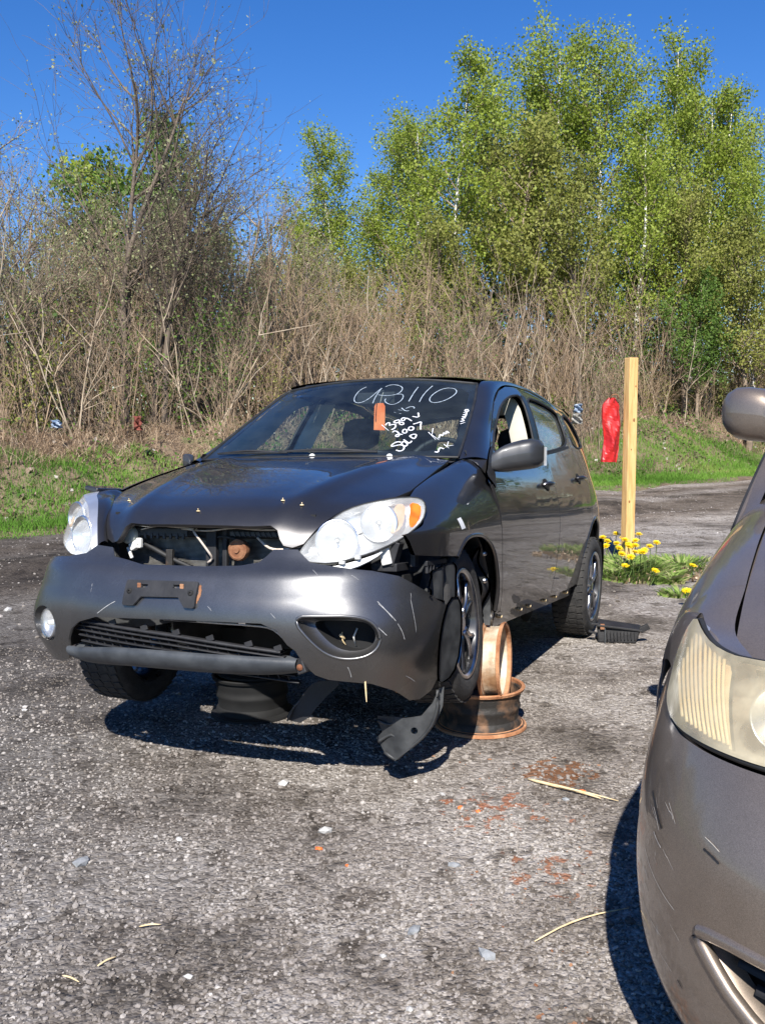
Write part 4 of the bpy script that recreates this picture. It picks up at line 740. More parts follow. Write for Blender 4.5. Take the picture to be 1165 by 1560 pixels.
def car_sides(mir):
    ft = [(-.480,1.035),(-.69,1.126),(-.835,1.214),(-.93,1.292),(-1.03,1.364),(-1.20,1.442),(-1.36,1.482),(-1.53,1.500)]
    fd = shift(SEAM[::-1], -g_) + shift(ft, -g_, -.004) + shift(BSEAM, g_)
    d = panel('front_door', side, fd, M['paint'], car, [FWIN], .04, mirror=mir, hflange=.03)
    rd = shift(BSEAM[::-1], -g_) + [(-1.9,1.508),(-2.25,1.492)] + shift(RSEAM, g_) + [(-2.40,.57),(-2.325,.47),(-2.27,.345),(-2.0,.335)]
    d2 = panel('rear_door', side, rd, M['paint'], car, [RWIN], .04, mirror=mir, hflange=.03)
    q = [(-2.505,.655)] + shift(RSEAM[::-1][1:], -g_) + [(-2.75,1.46),(-2.95,1.42),(-3.12,1.30),(-3.22,1.18),(-3.30,1.05),(-3.36,.9),(-3.40,.75),(-3.40,.62),(-3.02,.60)] + ARCHR[::-1][3:-3]
    panel('quarter_panel', side, q, M['paint'], car, [QWIN], .04, mirror=mir, hflange=.02)
    # glass
    sg = 1 if not mir else -1
    panel('window_glass', side, FWIN if mir else RWIN, M['glass'] if mir else M['glass_dust'], d if mir else d2, step=.06, flange=0, off=-.012, mirror=mir)
    if mir: panel('window_glass', side, RWIN, M['glass'], d2, step=.06, flange=0, off=-.012, mirror=mir)
    panel('quarter_glass', side, QWIN, M['glass_dark'], car, step=.06, flange=0, off=-.010, mirror=mir)
    # seals around the openings, black B-post covers
    for nm, W, dd in (('window_seal', FWIN, d), ('window_seal', RWIN, d2), ('window_seal', QWIN, car)):
        R_ = resample(W, .03); P = side(R_[:,0], R_[:,1]) + [0, -.002, 0]
        P = np.vstack([P, P[:1]]) * [1, sg, 1]; MB().tube(P, .0075, 6, False).build(nm, M['rubber'], dd, True)
    pc = [(-1.575,1.452),(-1.648,1.452),(-1.600,1.30),(-1.530,1.12),(-1.437,1.118),(-1.505,1.28)]
    panel('door_pillar_cover', side, pc, M['gloss_black'], d, step=.05, flange=.004, off=.0025, mirror=mir)
    pc = [(-2.44,1.44),(-2.50,1.435),(-2.53,1.43),(-2.50,1.30),(-2.49,1.205),(-2.345,1.215),(-2.405,1.34)]
    # belt moulding
    bl = [(-.50,1.030),(-.80,1.055),(-1.43,1.10),(-1.43,1.117),(-1.0,1.072),(-.70,1.070),(-.55,1.048)]
    panel('belt_moulding', side, bl, M['rubber'], d, step=.06, flange=.006, off=.004, mirror=mir)
    bl = [(-1.53,1.108),(-1.93,1.148),(-2.33,1.195),(-2.34,1.212),(-1.93,1.163),(-1.53,1.124)]
    panel('belt_moulding', side, bl, M['rubber'], d2, step=.06, flange=.006, off=.004, mirror=mir)
    # handles in their cups
    for dd, hx, hz in ((d, -1.405, .945), (d2, -2.36, 1.005)):
        yy = float(SIDE_Z(hz)); a = np.linspace(0, 2*math.pi, 22, endpoint=False)
        cup = np.stack([hx + .062*np.cos(a), hz + .034*np.sin(a)], -1)
        c_ = panel('handle_cup', side, cup, M['dark'], dd, step=.03, flange=0, off=.0012, mirror=mir)
        P = np.array([(hx + .088, yy + .006, hz), (hx + .06, yy + .030, hz + .004), (hx, yy + .038, hz + .005), (hx - .06, yy + .030, hz + .004), (hx - .088, yy + .004, hz)]) * [1, sg, 1]
        MB().tube(crline(P, 12), [.008,.011,.013,.014,.015,.015,.015,.015,.014,.013,.011,.008], 10).build('door_handle', M['paint'], dd, True)
    # sill strip with moulding clips
    sl = [(-.565,.332),(-2.26,.345),(-2.24,.275),(-.56,.262)]
    s_ = panel('sill', side, sl, M['paint'], car, step=.05, flange=.03, off=-.022, mirror=mir)
    if not mir:
        for x in (-.62, -.98, -1.16, -1.5, -1.75, -2.05):
            p = side(x, .315); MB().lathe([(0,.012),(.007,.010),(.009,0),(.009,-.02)], 8, 'y', (x, p[1] - .012, .312)).build('trim_clip', M['straw'], s_, True)
    # fender
    fo = [(-.43,0),(-.2,0),(.05,0),(.20,0.01),(.30,.08),(.344,.22),(.372,.50),(.43,.70),(.52,.88),(.575,.985),(.505,1.073),(.35,1.082),(.165,1.09)] + [(x, 1 + .72 - z) for x, z in ARCHF] + \
         [(-.50,1.375),(-.557,1.375)] + [(x + g_, 1 + .72 - z) for x, z in SEAM[::-1][1:4]] + [(-.422,.93),(-.405,.72),(-.392,.50),(-.405,.25)]
    if mir: fo = fo[:5] + [(.335,.20),(.34,.45),(.345,.70),(.36,.88),(.37,1.0),(.35,1.07)] + fo[12:]
    f_ = panel('fender', fend, fo, M['paint'], car, step=.035, flange=.018, mirror=mir)
    # rolled arch lip
    P = np.array([fend(x, 1.72 - z) for x, z in ARCHF]).reshape(-1, 3) + [0, -.004, 0]
    MB().tube(crline(P * [1, sg, 1], 30), .010, 8, False).build('arch_lip', M['paint'], f_, True)
    P = side(np.array([a for a, b in ARCHR[:-1]]), np.array([b for a, b in ARCHR[:-1]])) + [0, -.006, 0]
    MB().tube(crline(P * [1, sg, 1], 30), .012, 8, False).build('arch_lip', M['paint'], car, True)
    # black sail panel and mirror
    so = [(-.30,.965),(-.375,.93),(-.40,.90),(-.43,.96),(-.52,1.03),(-.65,1.088),(-.69,1.12),(-.52,1.060),(-.39,1.00)]
    panel('mirror_sail', side, chaikin(so, 1), M['black'], d, step=.04, flange=.01, off=.006, mirror=mir)
    sec = []                                                              # mirror housing: rounded sections along y
    ys = [.820,.842,.868,.900,.940,.980,1.012,1.028]
    hh = [.040,.052,.060,.065,.068,.067,.058,.036]; hd = [.030,.045,.060,.070,.072,.068,.052,.015]; cz = [1.025,1.034,1.044,1.054,1.062,1.067,1.069,1.069]; cx = [-.46,-.475,-.50,-.525,-.535,-.54,-.545,-.55]
    for y, a_, b_, z, x in zip(ys, hh, hd, cz, cx):
        t = np.linspace(0, 2*math.pi, 28, endpoint=False); c, s = np.cos(t), np.sin(t)
        X = x + b_ * np.sign(c) * np.abs(c)**np.where(c > 0, .8, .35); Z = z + a_ * np.sign(s) * np.abs(s)**.55
        sec.append(np.stack([X, np.full_like(X, y), Z], -1))
    S_ = np.array(sec)
    if mir: S_ = (S_ - [-.46,.84,1.03]) * [.5,.35,.55] + [-.47,.80,1.03]     # far mirror broken down to its stump
    S_ = np.concatenate([S_, S_[:, :1]], 1) * [1, sg, 1]
    mm_ = MB(); mm_.grid(S_); mm_.add(S_[-1][:-1], [tuple(range(28))]).add(S_[0][:-1], [tuple(range(28))])
    mo = mm_.build('wing_mirror', M['grey_mirror'], car, True, auto=60)
    P = np.array([(-.60,.88,1.015),(-.60,.88,1.09),(-.607,1.03,1.10),(-.607,1.03,1.015)]) * [1, sg, 1]
    if not mir: mesh_obj('mirror_glass', P, [(0,1,2,3)], M['chrome'], mo, False)
    # A pillar and cant rail
    W = [wind(.685,-.02), wind(.672,.12), wind(.648,.32), wind(.620,.55), wind(.590,.78), wind(.560,1.0)]
    W = [np.array(w, float) for w in W] + [np.array([x, y, float(RC(x)) - .022*(y/.6)**2 - .026*(y/.6)**6]) for x, y in ((-1.40,.575),(-1.75,.585),(-2.15,.585),(-2.55,.58),(-2.9,.565),(-3.08,.55))]
    T = [side(a, b) for a, b in [(-.484,1.038),(-.69,1.130),(-.835,1.218),(-.93,1.296),(-1.03,1.368),(-1.20,1.446),(-1.36,1.486),(-1.53,1.504),(-1.9,1.512),(-2.25,1.495),(-2.50,1.455),(-2.75,1.463),(-2.93,1.43),(-3.10,1.325)]]
    T = [np.array(t, float) for t in T]; Wc, Tc = crline(W, 60), crline(T, 60)
    # match by x so that the strip does not shear
    rows = []
    for i in range(60):
        a, b = Wc[i], Tc[i]; n = np.cross(Wc[min(i+1,59)] - Wc[max(i-1,0)], b - a); n /= np.linalg.norm(n) + 1e-9
        if n[2] < 0: n = -n
        rows.append([a + (b - a)*t + n * .014 * math.sin(math.pi*t)**.8 for t in np.linspace(0, 1, 9)])
    grid_obj('roof_rail', rows, M['paint'], car, mir)
    # lower quarter of the A post, fender top to windscreen corner
    c0 = [np.array(fend(-.43, v)).ravel() for v in (0,.15,.3,.5)]; c1 = [Wc[0], Wc[0]*.66+Tc[0]*.34, Wc[0]*.33+Tc[0]*.67, Tc[0]]
    grid_obj('cowl_side', coons(c0, c1, [c0[0], c1[0]], [c0[-1], c1[-1]], 10, 4), M['paint'], car, mir)
M['grey_mirror'] = noisy('worn_mirror_cap', (.040,.041,.043), (.060,.061,.063), 7, .36, .5, metal=.3, coat=.3)
car_sides(False); car_sides(True)
# inner door skins and floor so the cabin is closed and dark
for sg in (1, -1):
    X, Z = np.meshgrid(np.linspace(-.42, -3.2, 24), np.linspace(.30, 1.08, 8), indexing='ij')
    P = side(X, Z); P[..., 1] -= .07; grid_obj('door_trim', P * [1, sg, 1], M['seat'], car)
    X, Z = np.meshgrid(np.linspace(-2.45, -3.15, 8), np.linspace(1.05, 1.46, 5), indexing='ij')
    P = side(X, Z); P[..., 1] -= .06
mb = MB(); mb.box((-1.75, 0, .30), (2.9, 1.5, .04)); mb.box((-2.9, 0, .55), (.7, 1.3, .5)); mb.build('floor_pan', M['dark'], car)
# bonnet
hl_ = [(.215,.655),(.612,.680),(.819,.683),(.918,.660),(.991,.593),(1.065,.536),(1.131,.500),(1.182,.468),(1.236,.436),(1.254,.40),(1.254,.368),(1.235,.352),(1.205,.338),(1.190,.310),(1.188,.16)]
ho = hl_ + [(1.188,0)] + [(u, -y) for u, y in hl_[::-1]] + [(.19,-.45),(.175,-.2),(.17,0),(.175,.2),(.19,.45)]
hd_ = panel('bonnet', hood, ho, M['paint'], car, step=.03, flange=.022)
for u, y in ((1.131,-.008),(1.080,.381),(1.030,-.455),(1.06,.30)):
    P = np.array(hood(u, y)).ravel(); mb = MB(); mb.lathe([(0,.004),(.007,.003),(.008,0)], 8, 'z', P); mb.tube([P + [0,0,.002], P + [.008,.004,.010]], .0018, 5); mb.build('bonnet_clip', M['straw'], hd_, True)
# bonnet lip bulges at both ends of the opening
# front bumper
bo = [(.33,.619),(.376,.664),(.485,.666),(.542,.623),(.707,.602),(.781,.596),(.889,.575),(.993,.530),(1.148,.470),(1.283,.416),(1.267,.384),(1.24,.285),(1.205,.180),(1.165,.125),(1.09,.103),(1.02,.108),(.916,.156),(.78,.199),(.619,.216),(.569,.233),(.530,.270),(.500,.320),
      (.472,.340),(.436,.389),(.378,.413),(.037,.411),(-.325,.400),(-.42,.375),(-.47,.345),(-.505,.300),(-.52,.262),(-.56,.215),(-.62,.200),(-.78,.195),(-1.0,.200),(-1.25,.215),(-1.27,.40),(-1.25,.585),(-1.0,.600),(-.78,.605),(-.60,.615),(-.50,.630),(-.46,.662),(-.37,.655),(-.335,.622),(-.26,.612),(-.17,.598),(.115,.600),(.26,.606)]
FOGL = chaikin([(.480,.440),(.60,.444),(.70,.444),(.760,.425),(.788,.368),(.768,.318),(.714,.294),(.638,.296),(.570,.335)], 2)
aa = np.linspace(0, 2*math.pi, 26, endpoint=False)
FOGR = np.stack([-.655 + .086*np.cos(aa), .350 + .070*np.sin(aa)], -1)
bp = panel('front_bumper', bump, bo, M['paint_bumper'], car, [FOGL, FOGR], .022, flange=.012, hflange=0)
def recess(ring, ctr, scales, depths, name, mat, par, inner):
    rows = []
    for sc_, dp in zip(scales, depths):
        R_ = np.array(ctr) + (ring - np.array(ctr)) * sc_; P = bump(R_[:,0], R_[:,1]); c = np.array(bump(ctr[0], ctr[1])).ravel(); P = P - np.array([.94, .34*np.sign(ctr[0]), 0]) * dp
        rows.append(np.vstack([P, P[:1]]))
    grid_obj(name, rows, mat, par)
    mesh_obj('fog_lamp_cavity', rows[-1][:-1] - np.array([.07,0,0]), [tuple(range(len(ring)))], M['dark'], par, False)
    mb = MB(); mb.grid([rows[-1], rows[-1] - np.array([.07,0,0])]); mb.build('cavity_wall', M['dark'], par)
FL = resample(FOGL, .012)
recess(FL, (.712,.370), (1,.985,.95,.84,.72), (0,.010,.028,.050,.060), 'fog_lamp_recess', M['paint_bumper'], bp, True)
# rolled bright edge round the opening
P = bump(FL[:,0], FL[:,1]); MB().tube(np.vstack([P, P[:2]]) - [.004,.002,0], .0065, 8, False).build('fog_lamp_rim', M['paint_bumper'], bp, True)
recess(FOGR, (-.655,.350), (1,.98,.90,.80), (0,.012,.03,.04), 'fog_lamp_recess', M['paint_bumper'], bp, True)
c = np.array(bump(-.655,.350)).ravel() - [.022, -.008, 0]
def disc_lamp(name, par, c, yaw, r):
    R_ = Matrix.Rotation(yaw, 3, 'Z'); Rm = np.array(R_)
    def place(mb): mb.V = [v @ Rm.T + c for v in mb.V]; return mb
    a = MB(); a.lathe([(0,-.03),(r*.5,-.028),(r*.85,-.012),(r,.006),(r*1.04,.0),(r*1.04,-.03)], 28, 'x'); o = place(a).build(name, M['chrome'], par, True)
    b = MB(); b.lathe([(0,.022),(r*.6,.018),(r*.95,.004),(r,.0)], 28, 'x'); place(b).build('lamp_lens', M['lens_clear'], o, True)
    d = MB(); d.lathe([(0,.004),(.010,.002),(.012,-.02)], 12, 'x'); place(d).build('bulb', M['lamp_white'], o, True)
disc_lamp('fog_lamp', bp, c, -math.radians(22), .058)
mb = MB(); P0 = np.array(bump(.70,.36)).ravel() - [.12,.05,0]
mb.tube([P0 + [0,0,-.035], P0 + [.02,0,.0], P0 + [.015,.01,.03]], .004, 6); mb.build('loose_bracket', M['white_plastic'], bp, True)
ribbons('scratch', bump, [l for l in SCR if all(abs(q[0]) < 1.02 and not (q[0] < -.5) for q in l)], .0022, M['scratch'], bp, off=.0009)
ribbons('rust_streak', bump, [[(.128,.535),(.136,.507),(.126,.480)],[(.124,.50),(.128,.472)]], .010, M['rust'], bp, off=.0009)
# bumper crossbar: scuffed grey skid bar under the lower opening
def lipsurf(s, q):
    z0 = .293 - .02*np.exp(-((s+.5)/.2)**2); zz = z0 - q * (.074 - .02*(np.abs(s)/.5)**4)
    P = bump(s, zz*1.0); n = np.array([1., 0, 0]); o = .023 * np.sin(np.pi * np.clip(q, 0, 1))**.6 - .004
    P[..., 0] += o; return P
S_, Q_ = np.meshgrid(np.linspace(-.525, .505, 60), np.linspace(0, 1, 12), indexing='ij')
P = lipsurf(S_, Q_); Pb = P.copy(); Pb[..., 0] -= .05
mb = MB(); mb.grid(P); mb.grid(Pb[:, ::-1]); lb = mb.build('skid_bar', M['grey_plastic'], bp, True)
for s in (-.32,-.12,.18,.38,.46)[:0]:
    p = lipsurf(np.array([s]), np.array([.55]))[0]; MB().lathe([(0,.003),(.012,.002),(.014,-.003)], 10, 'x', p).build('push_clip', M['scratch'], lb, True)
e_ = np.array(bump(.505,.262)).ravel()
mb = MB(); mb.box(e_ + [-.02,.010,.004], (.05,.035,.055), rot=Matrix.Rotation(.4,3,'X')); mb.box(e_ + [-.03,.03,.035], (.03,.05,.02), rot=Matrix.Rotation(.6,3,'Y')); mb.build('torn_bumper_end', M['black'], bp, bevel=.004)
MB().lathe([(0,.006),(.010,.004),(.012,0)], 10, 'x', e_ + [.008,.012,.0]).build('rusty_bolt', M['rust'], bp, True)
# lower grille insert, sagging
def zg(s, k): return (.377 - .030*(s+.46)/.46 - .012*np.clip(s,0,1)/.45) - k * (.0165 + .001*k)
gl = empty_child = None
for k in range(6):
    s = np.linspace(-.475 + .004*k, .43 + .012*k, 50); z = zg(s, k)
    top = bump(s, z); top[:, 0] -= .030; h = .0055 if k else .010
    rows = [top + [-.030,0,.004], top + [0,0,h*.6], top + [.004,0,0], top + [0,0,-h*.6], top + [-.030,0,-.002]]
    grid_obj('grille_slat', rows, M['black'], bp)
mb = MB()
for s in np.linspace(-.44, .42, 22):
    a = np.array(bump(s, float(zg(s, 0)))).ravel() - [.036,0,0]; b = np.array(bump(s + .03, float(zg(s, 5)))).ravel() - [.036,0,0]; mb.tube([a, b], .0025, 4)
_gw = mb.build('grille_webs', M['black'], bp); _gw['kind'] = 'stuff'
for s in (-.40,-.27,-.12,.02,.16,.31,.42):
    a = np.array(bump(s, float(zg(s, 0)) + .014)).ravel() - [.034,0,0]; MB().box(a, (.006,.030,.020), rot=Matrix.Rotation(.35,3,'X')).build('grille_tab', M['black'], bp, bevel=.001)

P = [np.array(bump(s, z)).ravel() - [.05,0,0] for s, z in ((.10,.402),(.20,.400),(.30,.398),(.40,.385),(.455,.335))]
MB().tube(crline(P, 16), .0035, 6).build('thin_hose', M['wire'], bp, True)
MB().tube([np.array(bump(-.05,.400)).ravel() - [.06,0,0], np.array(bump(.12,.399)).ravel() - [.06,0,0]], .0025, 5).build('thin_rod', M['alloy'], bp)
# number plate holder without a plate
def plate_shape(u, v): P = bump(u, v); P[..., 0] += .014; return P
po = [(-.152,.545),(.152,.549),(.156,.542),(.156,.462),(.150,.456),(.115,.457),(.085,.492),(-.075,.488),(-.105,.455),(-.150,.453),(-.156,.460),(-.156,.538)]
pl = panel('plate_holder', plate_shape, [(a - .03, b) for a, b in po], M['black'], bp, step=.03, flange=.018, holes=[[(a - .03, b) for a, b in h] for h in ([(-.085,.520),(-.055,.520),(-.055,.532),(-.085,.532)],[(.055,.523),(.085,.523),(.085,.535),(.055,.535)])])
for a, b in ((-.132,.505),(.134,.508)):
    MB().lathe([(.004,.002),(.010,.002),(.012,-.004)], 12, 'x', np.array(plate_shape(a - .03, b)).ravel() + [.002,0,0]).build('plate_screw_hole', M['dark'], pl, True)
for a, b in ((-.093,.527),(.093,.530)):
    MB().box(np.array(plate_shape(a - .03, b)).ravel() + [.0015,0,0], (.004,.016,.018)).build('rusty_bolt', M['rust'], pl, bevel=.002)
# opening behind the missing grille
mb = MB(); mb.box((.44,0,.66),(.02,1.05,.30)); mb.box((.50,0,.768),(.16,.60,.010)); mb.box((.50,.44,.66),(.16,.02,.26)); mb.box((.50,-.44,.66),(.16,.02,.26)); mb.build('engine_bay_box', M['dark'], car)
rad = MB()
for k in range(25): rad.box((.505,0,.575 + k*.0048), (.012,.84,.0022))
rad.build('radiator', M['radiator'], car); MB().box((.497,0,.66),(.006,.85,.20)).build('radiator_back', M['dark'], car); MB().box((.54,0,.722),(.05,.80,.055)).build('radiator_tank', M['dark'], car, bevel=.01)
mb = MB(); P = [(.56,-.30,.735),(.56,.30,.735)]
mb.box((.565,-.235,.712),(.012,.24,.030))
for y in np.linspace(-.34,-.13,8): mb.box((.572,y,.697),(.010,.010,.022))
mb.box((.565,.19,.712),(.012,.22,.016))
for y in np.linspace(.10,.28,9): mb.box((.572,y,.712),(.008,.006,.022), rot=Matrix.Rotation(.5,3,'X'))
mb.build('broken_grille_remnant', M['grey_plastic'], car, bevel=.001)
mb = MB(); mb.box((.575,.005,.655),(.025,.045,.16)); mb.box((.56,.055,.655),(.02,.02,.18)); mb.build('bonnet_latch_post', M['black'], car, bevel=.003)
hrn = MB(); hrn.lathe([(0,.014),(.012,.014),(.014,.008),(.030,.006),(.033,.010),(.040,.006),(.043,-.012),(.036,-.03),(0,-.032)], 26, 'x', (.585,.125,.652)); hrn.build('rusty_horn', M['rust'], car, True, auto=40)
mb = MB(); mb.box((.585,-.345,.660),(.03,.05,.030), rot=Matrix.Rotation(.5,3,'X')); mb.box((.588,-.372,.628),(.012,.012,.05), rot=Matrix.Rotation(.45,3,'X')); mb.box((.590,-.325,.668),(.02,.022,.04)); mb.build('white_sensor_fitting', M['white_plastic'], car, bevel=.004)
for P, r in (([(.60,-.31,.722),(.605,-.24,.735),(.60,-.12,.732),(.60,-.05,.728)], .003), ([(.61,-.055,.728),(.63,-.045,.722),(.63,-.01,.68),(.62,.018,.64),(.60,.02,.615),(.60,0,.60)], .0045), ([(.60,-.12,.728),(.605,.0,.722),(.60,.12,.735),(.60,.22,.73),(.60,.34,.732)], .0035), ([(.60,.30,.735),(.61,.34,.722),(.61,.35,.71)], .003)):
    MB().tube(crline(P, 14), r, 6).build('loose_wire', M['wire'], car, True)
for sg in (1,-1):
    MB().lathe([(0,.01),(.028,.008),(.036,0),(.036,-.02)], 16, 'x', (.60, sg*.375, .700)).build('grille_end_blank', M['lamp_white'] if sg > 0 else M['pillar_trim'], car, True)
# headlamps
HL = chaikin([(.440,.630),(.465,.683),(.503,.730),(.546,.773),(.591,.810),(.660,.837),(.732,.854),(.785,.858),(.812,.845),(.823,.813),(.819,.771),(.792,.731),(.759,.700),(.725,.678),(.681,.654),(.627,.634),(.566,.618),(.486,.622)], 1)
def headlamp(mir):
    sg = -1 if mir else 1
    L = (lambda y, z: lens(y, z) + np.array([0, .012, 0])) if mir else lens
    cav = []
    R_ = resample(HL, .02); ctr = R_.mean(0)
    for sc_, dp in ((1,.004),(.97,.020),(.90,.045),(.78,.062),(.5,.070),(.05,.072)):
        Q = ctr + (R_ - ctr) * sc_; P = L(Q[:,0], Q[:,1]) - np.array([.80,.45,.15]) * dp; cav.append(np.vstack([P, P[:1]]))
    o = grid_obj('headlamp', cav, M['lamp_silver'], car, mir)
    A_ = [np.array(L(*q)).ravel() for q in ((.440,.630),(.465,.683),(.503,.730),(.546,.773),(.591,.810),(.660,.837),(.732,.854),(.785,.858),(.812,.845),(.821,.813))]
    B_ = [np.array(q).ravel() for q in (hood(1.245,.43), hood(1.182,.466), hood(1.131,.498), hood(1.065,.534), hood(.991,.591), hood(.918,.655), hood(.83,.680), fend(.33,.12), fend(.352,.30), fend(.372,.50))]
    A2, B2 = crline(A_, 30), crline(B_, 30)
    if mir: grid_obj('lamp_top_cover', [[a_ + (b_ - a_)*t + np.array([0,0,.015*math.sin(t*3)]) for t in (0,.12,.25,.36)] for a_, b_ in zip(A2, B2)], M['lamp_silver'], o, mir)
    if mir: grid_obj('lamp_surround', [[a_ + (b_ - a_)*t + np.array([0,0,.015*math.sin(t*3) - (.010 if t > .95 else 0)]) for t in (.36,.6,.8,1.0)] for a_, b_ in zip(A2, B2)], M['paint'], o, mir)
    for c2, r, m_ in (((.575,.700),.075,'chrome'),((.700,.765),.066,'chrome')):
        P = np.array(L(*c2)).ravel() - np.array([.80,.45,.1]) * .030; a = MB(); a.lathe([(0,-.030),(r*.35,-.026),(r*.7,-.010),(r*.95,.014),(r,.018),(r*1.05,.010)], 28, 'x')
        Rm = np.array(Matrix.Rotation(math.radians(22 if not mir else 22), 3, 'Z')); a.V = [v @ Rm.T + P for v in a.V]
        if mir: a.V = [v * [1,-1,1] for v in a.V]
        b_ = a.build('reflector_bowl', M['chrome'], o, True); a = MB(); a.lathe([(0,.010),(.006,.008),(.007,-.02)], 12, 'x'); a.V = [(v @ Rm.T + P) * [1, sg, 1] for v in a.V]; a.build('bulb', M['lamp_white'], b_, True)
    am = chaikin([(.775,.838),(.806,.830),(.812,.800),(.806,.765),(.788,.740),(.780,.770),(.782,.800)], 1)
    panel('turn_signal', L, am, M['amber'], o, step=.02, flange=.0, off=.002, mirror=mir)
    panel('stained_inner_bezel', L, chaikin([(.735,.835),(.765,.835),(.772,.79),(.765,.745),(.735,.72),(.742,.78)], 1), M['amber_ghost'], o, step=.02, flange=.01, off=-.006, mirror=mir)
    panel('lamp_lens', L, HL, M['lens'], o, step=.025, flange=.02, mirror=mir)
    P = L(R_[:,0], R_[:,1]); P = np.vstack([P, P[:2]]) * [1, sg, 1]; (None if mir else MB().tube(P - np.array([.004,0,0]), .004, 6, False).build('lamp_seal', M['rubber'], o, True))
    if not mir:
        lo = [(.50,.618),(.566,.610),(.627,.626),(.681,.646),(.725,.670),(.700,.640),(.640,.605),(.580,.592),(.520,.600)]
        panel('lamp_housing', L, chaikin(lo,1), M['lamp_white'], o, step=.02, flange=.02, off=-.012)
        for c2 in ((.515,.617),(.60,.628),(.645,.645)):
            MB().box(np.array(L(*c2)).ravel() - [.0,.0,.006], (.016,.020,.012)).build('lamp_tab', M['lamp_white'], o, bevel=.002)
headlamp(False); headlamp(True)
# brackets laid bare between lamp and fender, corner of liner
mb = MB(); mb.box((.50,.735,.650),(.05,.03,.09), rot=Matrix.Rotation(-.3,3,'X')); mb.box((.42,.78,.630),(.04,.02,.06)); mb.box((.30,.82,.612),(.22,.015,.020))
for x in np.linspace(.20,.40,7): mb.box((x,.822,.592),(.008,.012,.035))
mb.box((.46,.70,.60),(.12,.10,.03)); mb.build('bumper_bracket', M['black'], car, bevel=.003)
MB().box((.53,.71,.640),(.012,.04,.06), rot=Matrix.Rotation(.25,3,'X')).build('lamp_mount', M['white_plastic'], car, bevel=.004)
mb = MB(); mb.box((.22,.60,.55),(.40,.30,.05), rot=Matrix.Rotation(.2,3,'Y')); mb.box((.40,.0,.52),(.10,1.5,.10)); mb.build('crash_beam', M['dark'], car)
# sheet of the left edge: small black flap at the far corner of the bonnet
mb = MB(); mb.box((.30,-.735,.885),(.17,.07,.022), rot=Matrix.Rotation(-.18,3,'X')); mb.build('bent_fender_flap', M['paint'], car, bevel=.006)
# windscreen, frit, seals, wipers, writing, tag
wo = [(.676,.0),(.652,.25),(.622,.5),(.590,.75),(.552,.985),(.3,.995),(0,1.0),(-.3,.995),(-.552,.985),(-.590,.75),(-.622,.5),(-.652,.25),(-.676,.0),(-.3,.0),(0,0),(.3,0)]
ws = panel('windscreen', wind, wo, M['wscreen'], car, step=.05, flange=0)
wi = [(.635,.075),(.605,.35),(.570,.65),(.527,.945),(0,.962),(-.527,.945),(-.570,.65),(-.605,.35),(-.635,.075),(-.3,.06),(0,.055),(.3,.06)]
panel('black_glass_border', wind, wo, M['gloss_black'], ws, holes=[chaikin(wi, 2)], step=.05, flange=0, hflange=0, off=-.004)
R_ = resample(wo, .03); P = wind(R_[:,0], R_[:,1]); MB().tube(np.vstack([P, P[:1]]), .007, 6, False).build('windscreen_seal', M['rubber'], ws, True)
ribbons('writing', wind, TXT_BIG, .0045, M['chalk_thin'], ws, off=.001)
ribbons('writing', wind, TXT_SMALL, .0068, M['chalk'], ws, off=.001)
ribbons('writing', wind, TXT_FAINT, .005, M['chalk_thin'], ws, off=.001)
P = [wind(.098,.66), wind(.103,.63)]
for sg, y0, y1 in ((1,.34,-.20),(1,-.17,-.58)):
    a = np.array(hood(.145, y0)).ravel() + [0,0,.010]; b = np.array(wind(y1, .035)).ravel() + [.01,0,.014]
    m_ = (a + b)/2 + np.array([.02,0,.012]); wp = MB().tube(crline([a, m_, b], 10), [.009,.009,.008,.007,.007,.006,.006,.005,.005,.004], 6).build('wiper', M['black'], car, True)
    c_ = np.array(wind(y0*.9, .03)).ravel() + [.006,0,.010]; MB().tube(crline([c_, (c_ + b)/2 + np.array([.01,0,0]), b], 10), .005, 5).build('wiper_blade', M['rubber'], wp)
cw = MB(); rows = [[np.array(hood(u_, y)).ravel() - [0,0,.012] for u_ in (.20,.12)] + [np.array(wind(y, -.02)).ravel() - [0,0,.004]] for y in np.linspace(-.66,.66,30)]
cw.grid(rows); cw.build('cowl_panel', M['black'], car, True)
for y in (-.02, .37):
    P = np.array(hood(.195, y)).ravel(); MB().lathe([(0,.012),(.008,.010),(.014,.004),(.016,0)], 10, 'z', P).build('washer_nozzle', M['white_plastic'], car, True)
# paper tag hanging inside the glass
def tagsurf(y, z): y = np.asarray(y, float); z = np.asarray(z, float); return np.stack([-.86 + .03*(z-1.32) + .006*np.sin(40*y) + 0*y, y, z + 0*y], -1)
tg = [(.064,1.340),(.074,1.356),(.110,1.356),(.120,1.340),(.118,1.215),(.060,1.218)]
# roof
ro = [(-1.175,.0),(-1.17,.3),(-1.15,.45),(-1.12,.556),(-1.40,.575),(-1.75,.585),(-2.15,.585),(-2.55,.58),(-2.9,.565),(-3.08,.55)]
def windtop(y): p = np.array(wind(y, 1.0)).ravel(); return (p[0] - .006, y)
top = [windtop(y) for y in np.linspace(0,.55,8)]
rl = top + ro[4:] + [(-3.12,.3),(-3.13,0)]
rl = rl + [(x, -y) for x, y in rl[::-1][1:-1]]
panel('roof', roof, rl, M['paint'], car, step=.06, flange=.01, cen=np.array([-2,0,.5]))
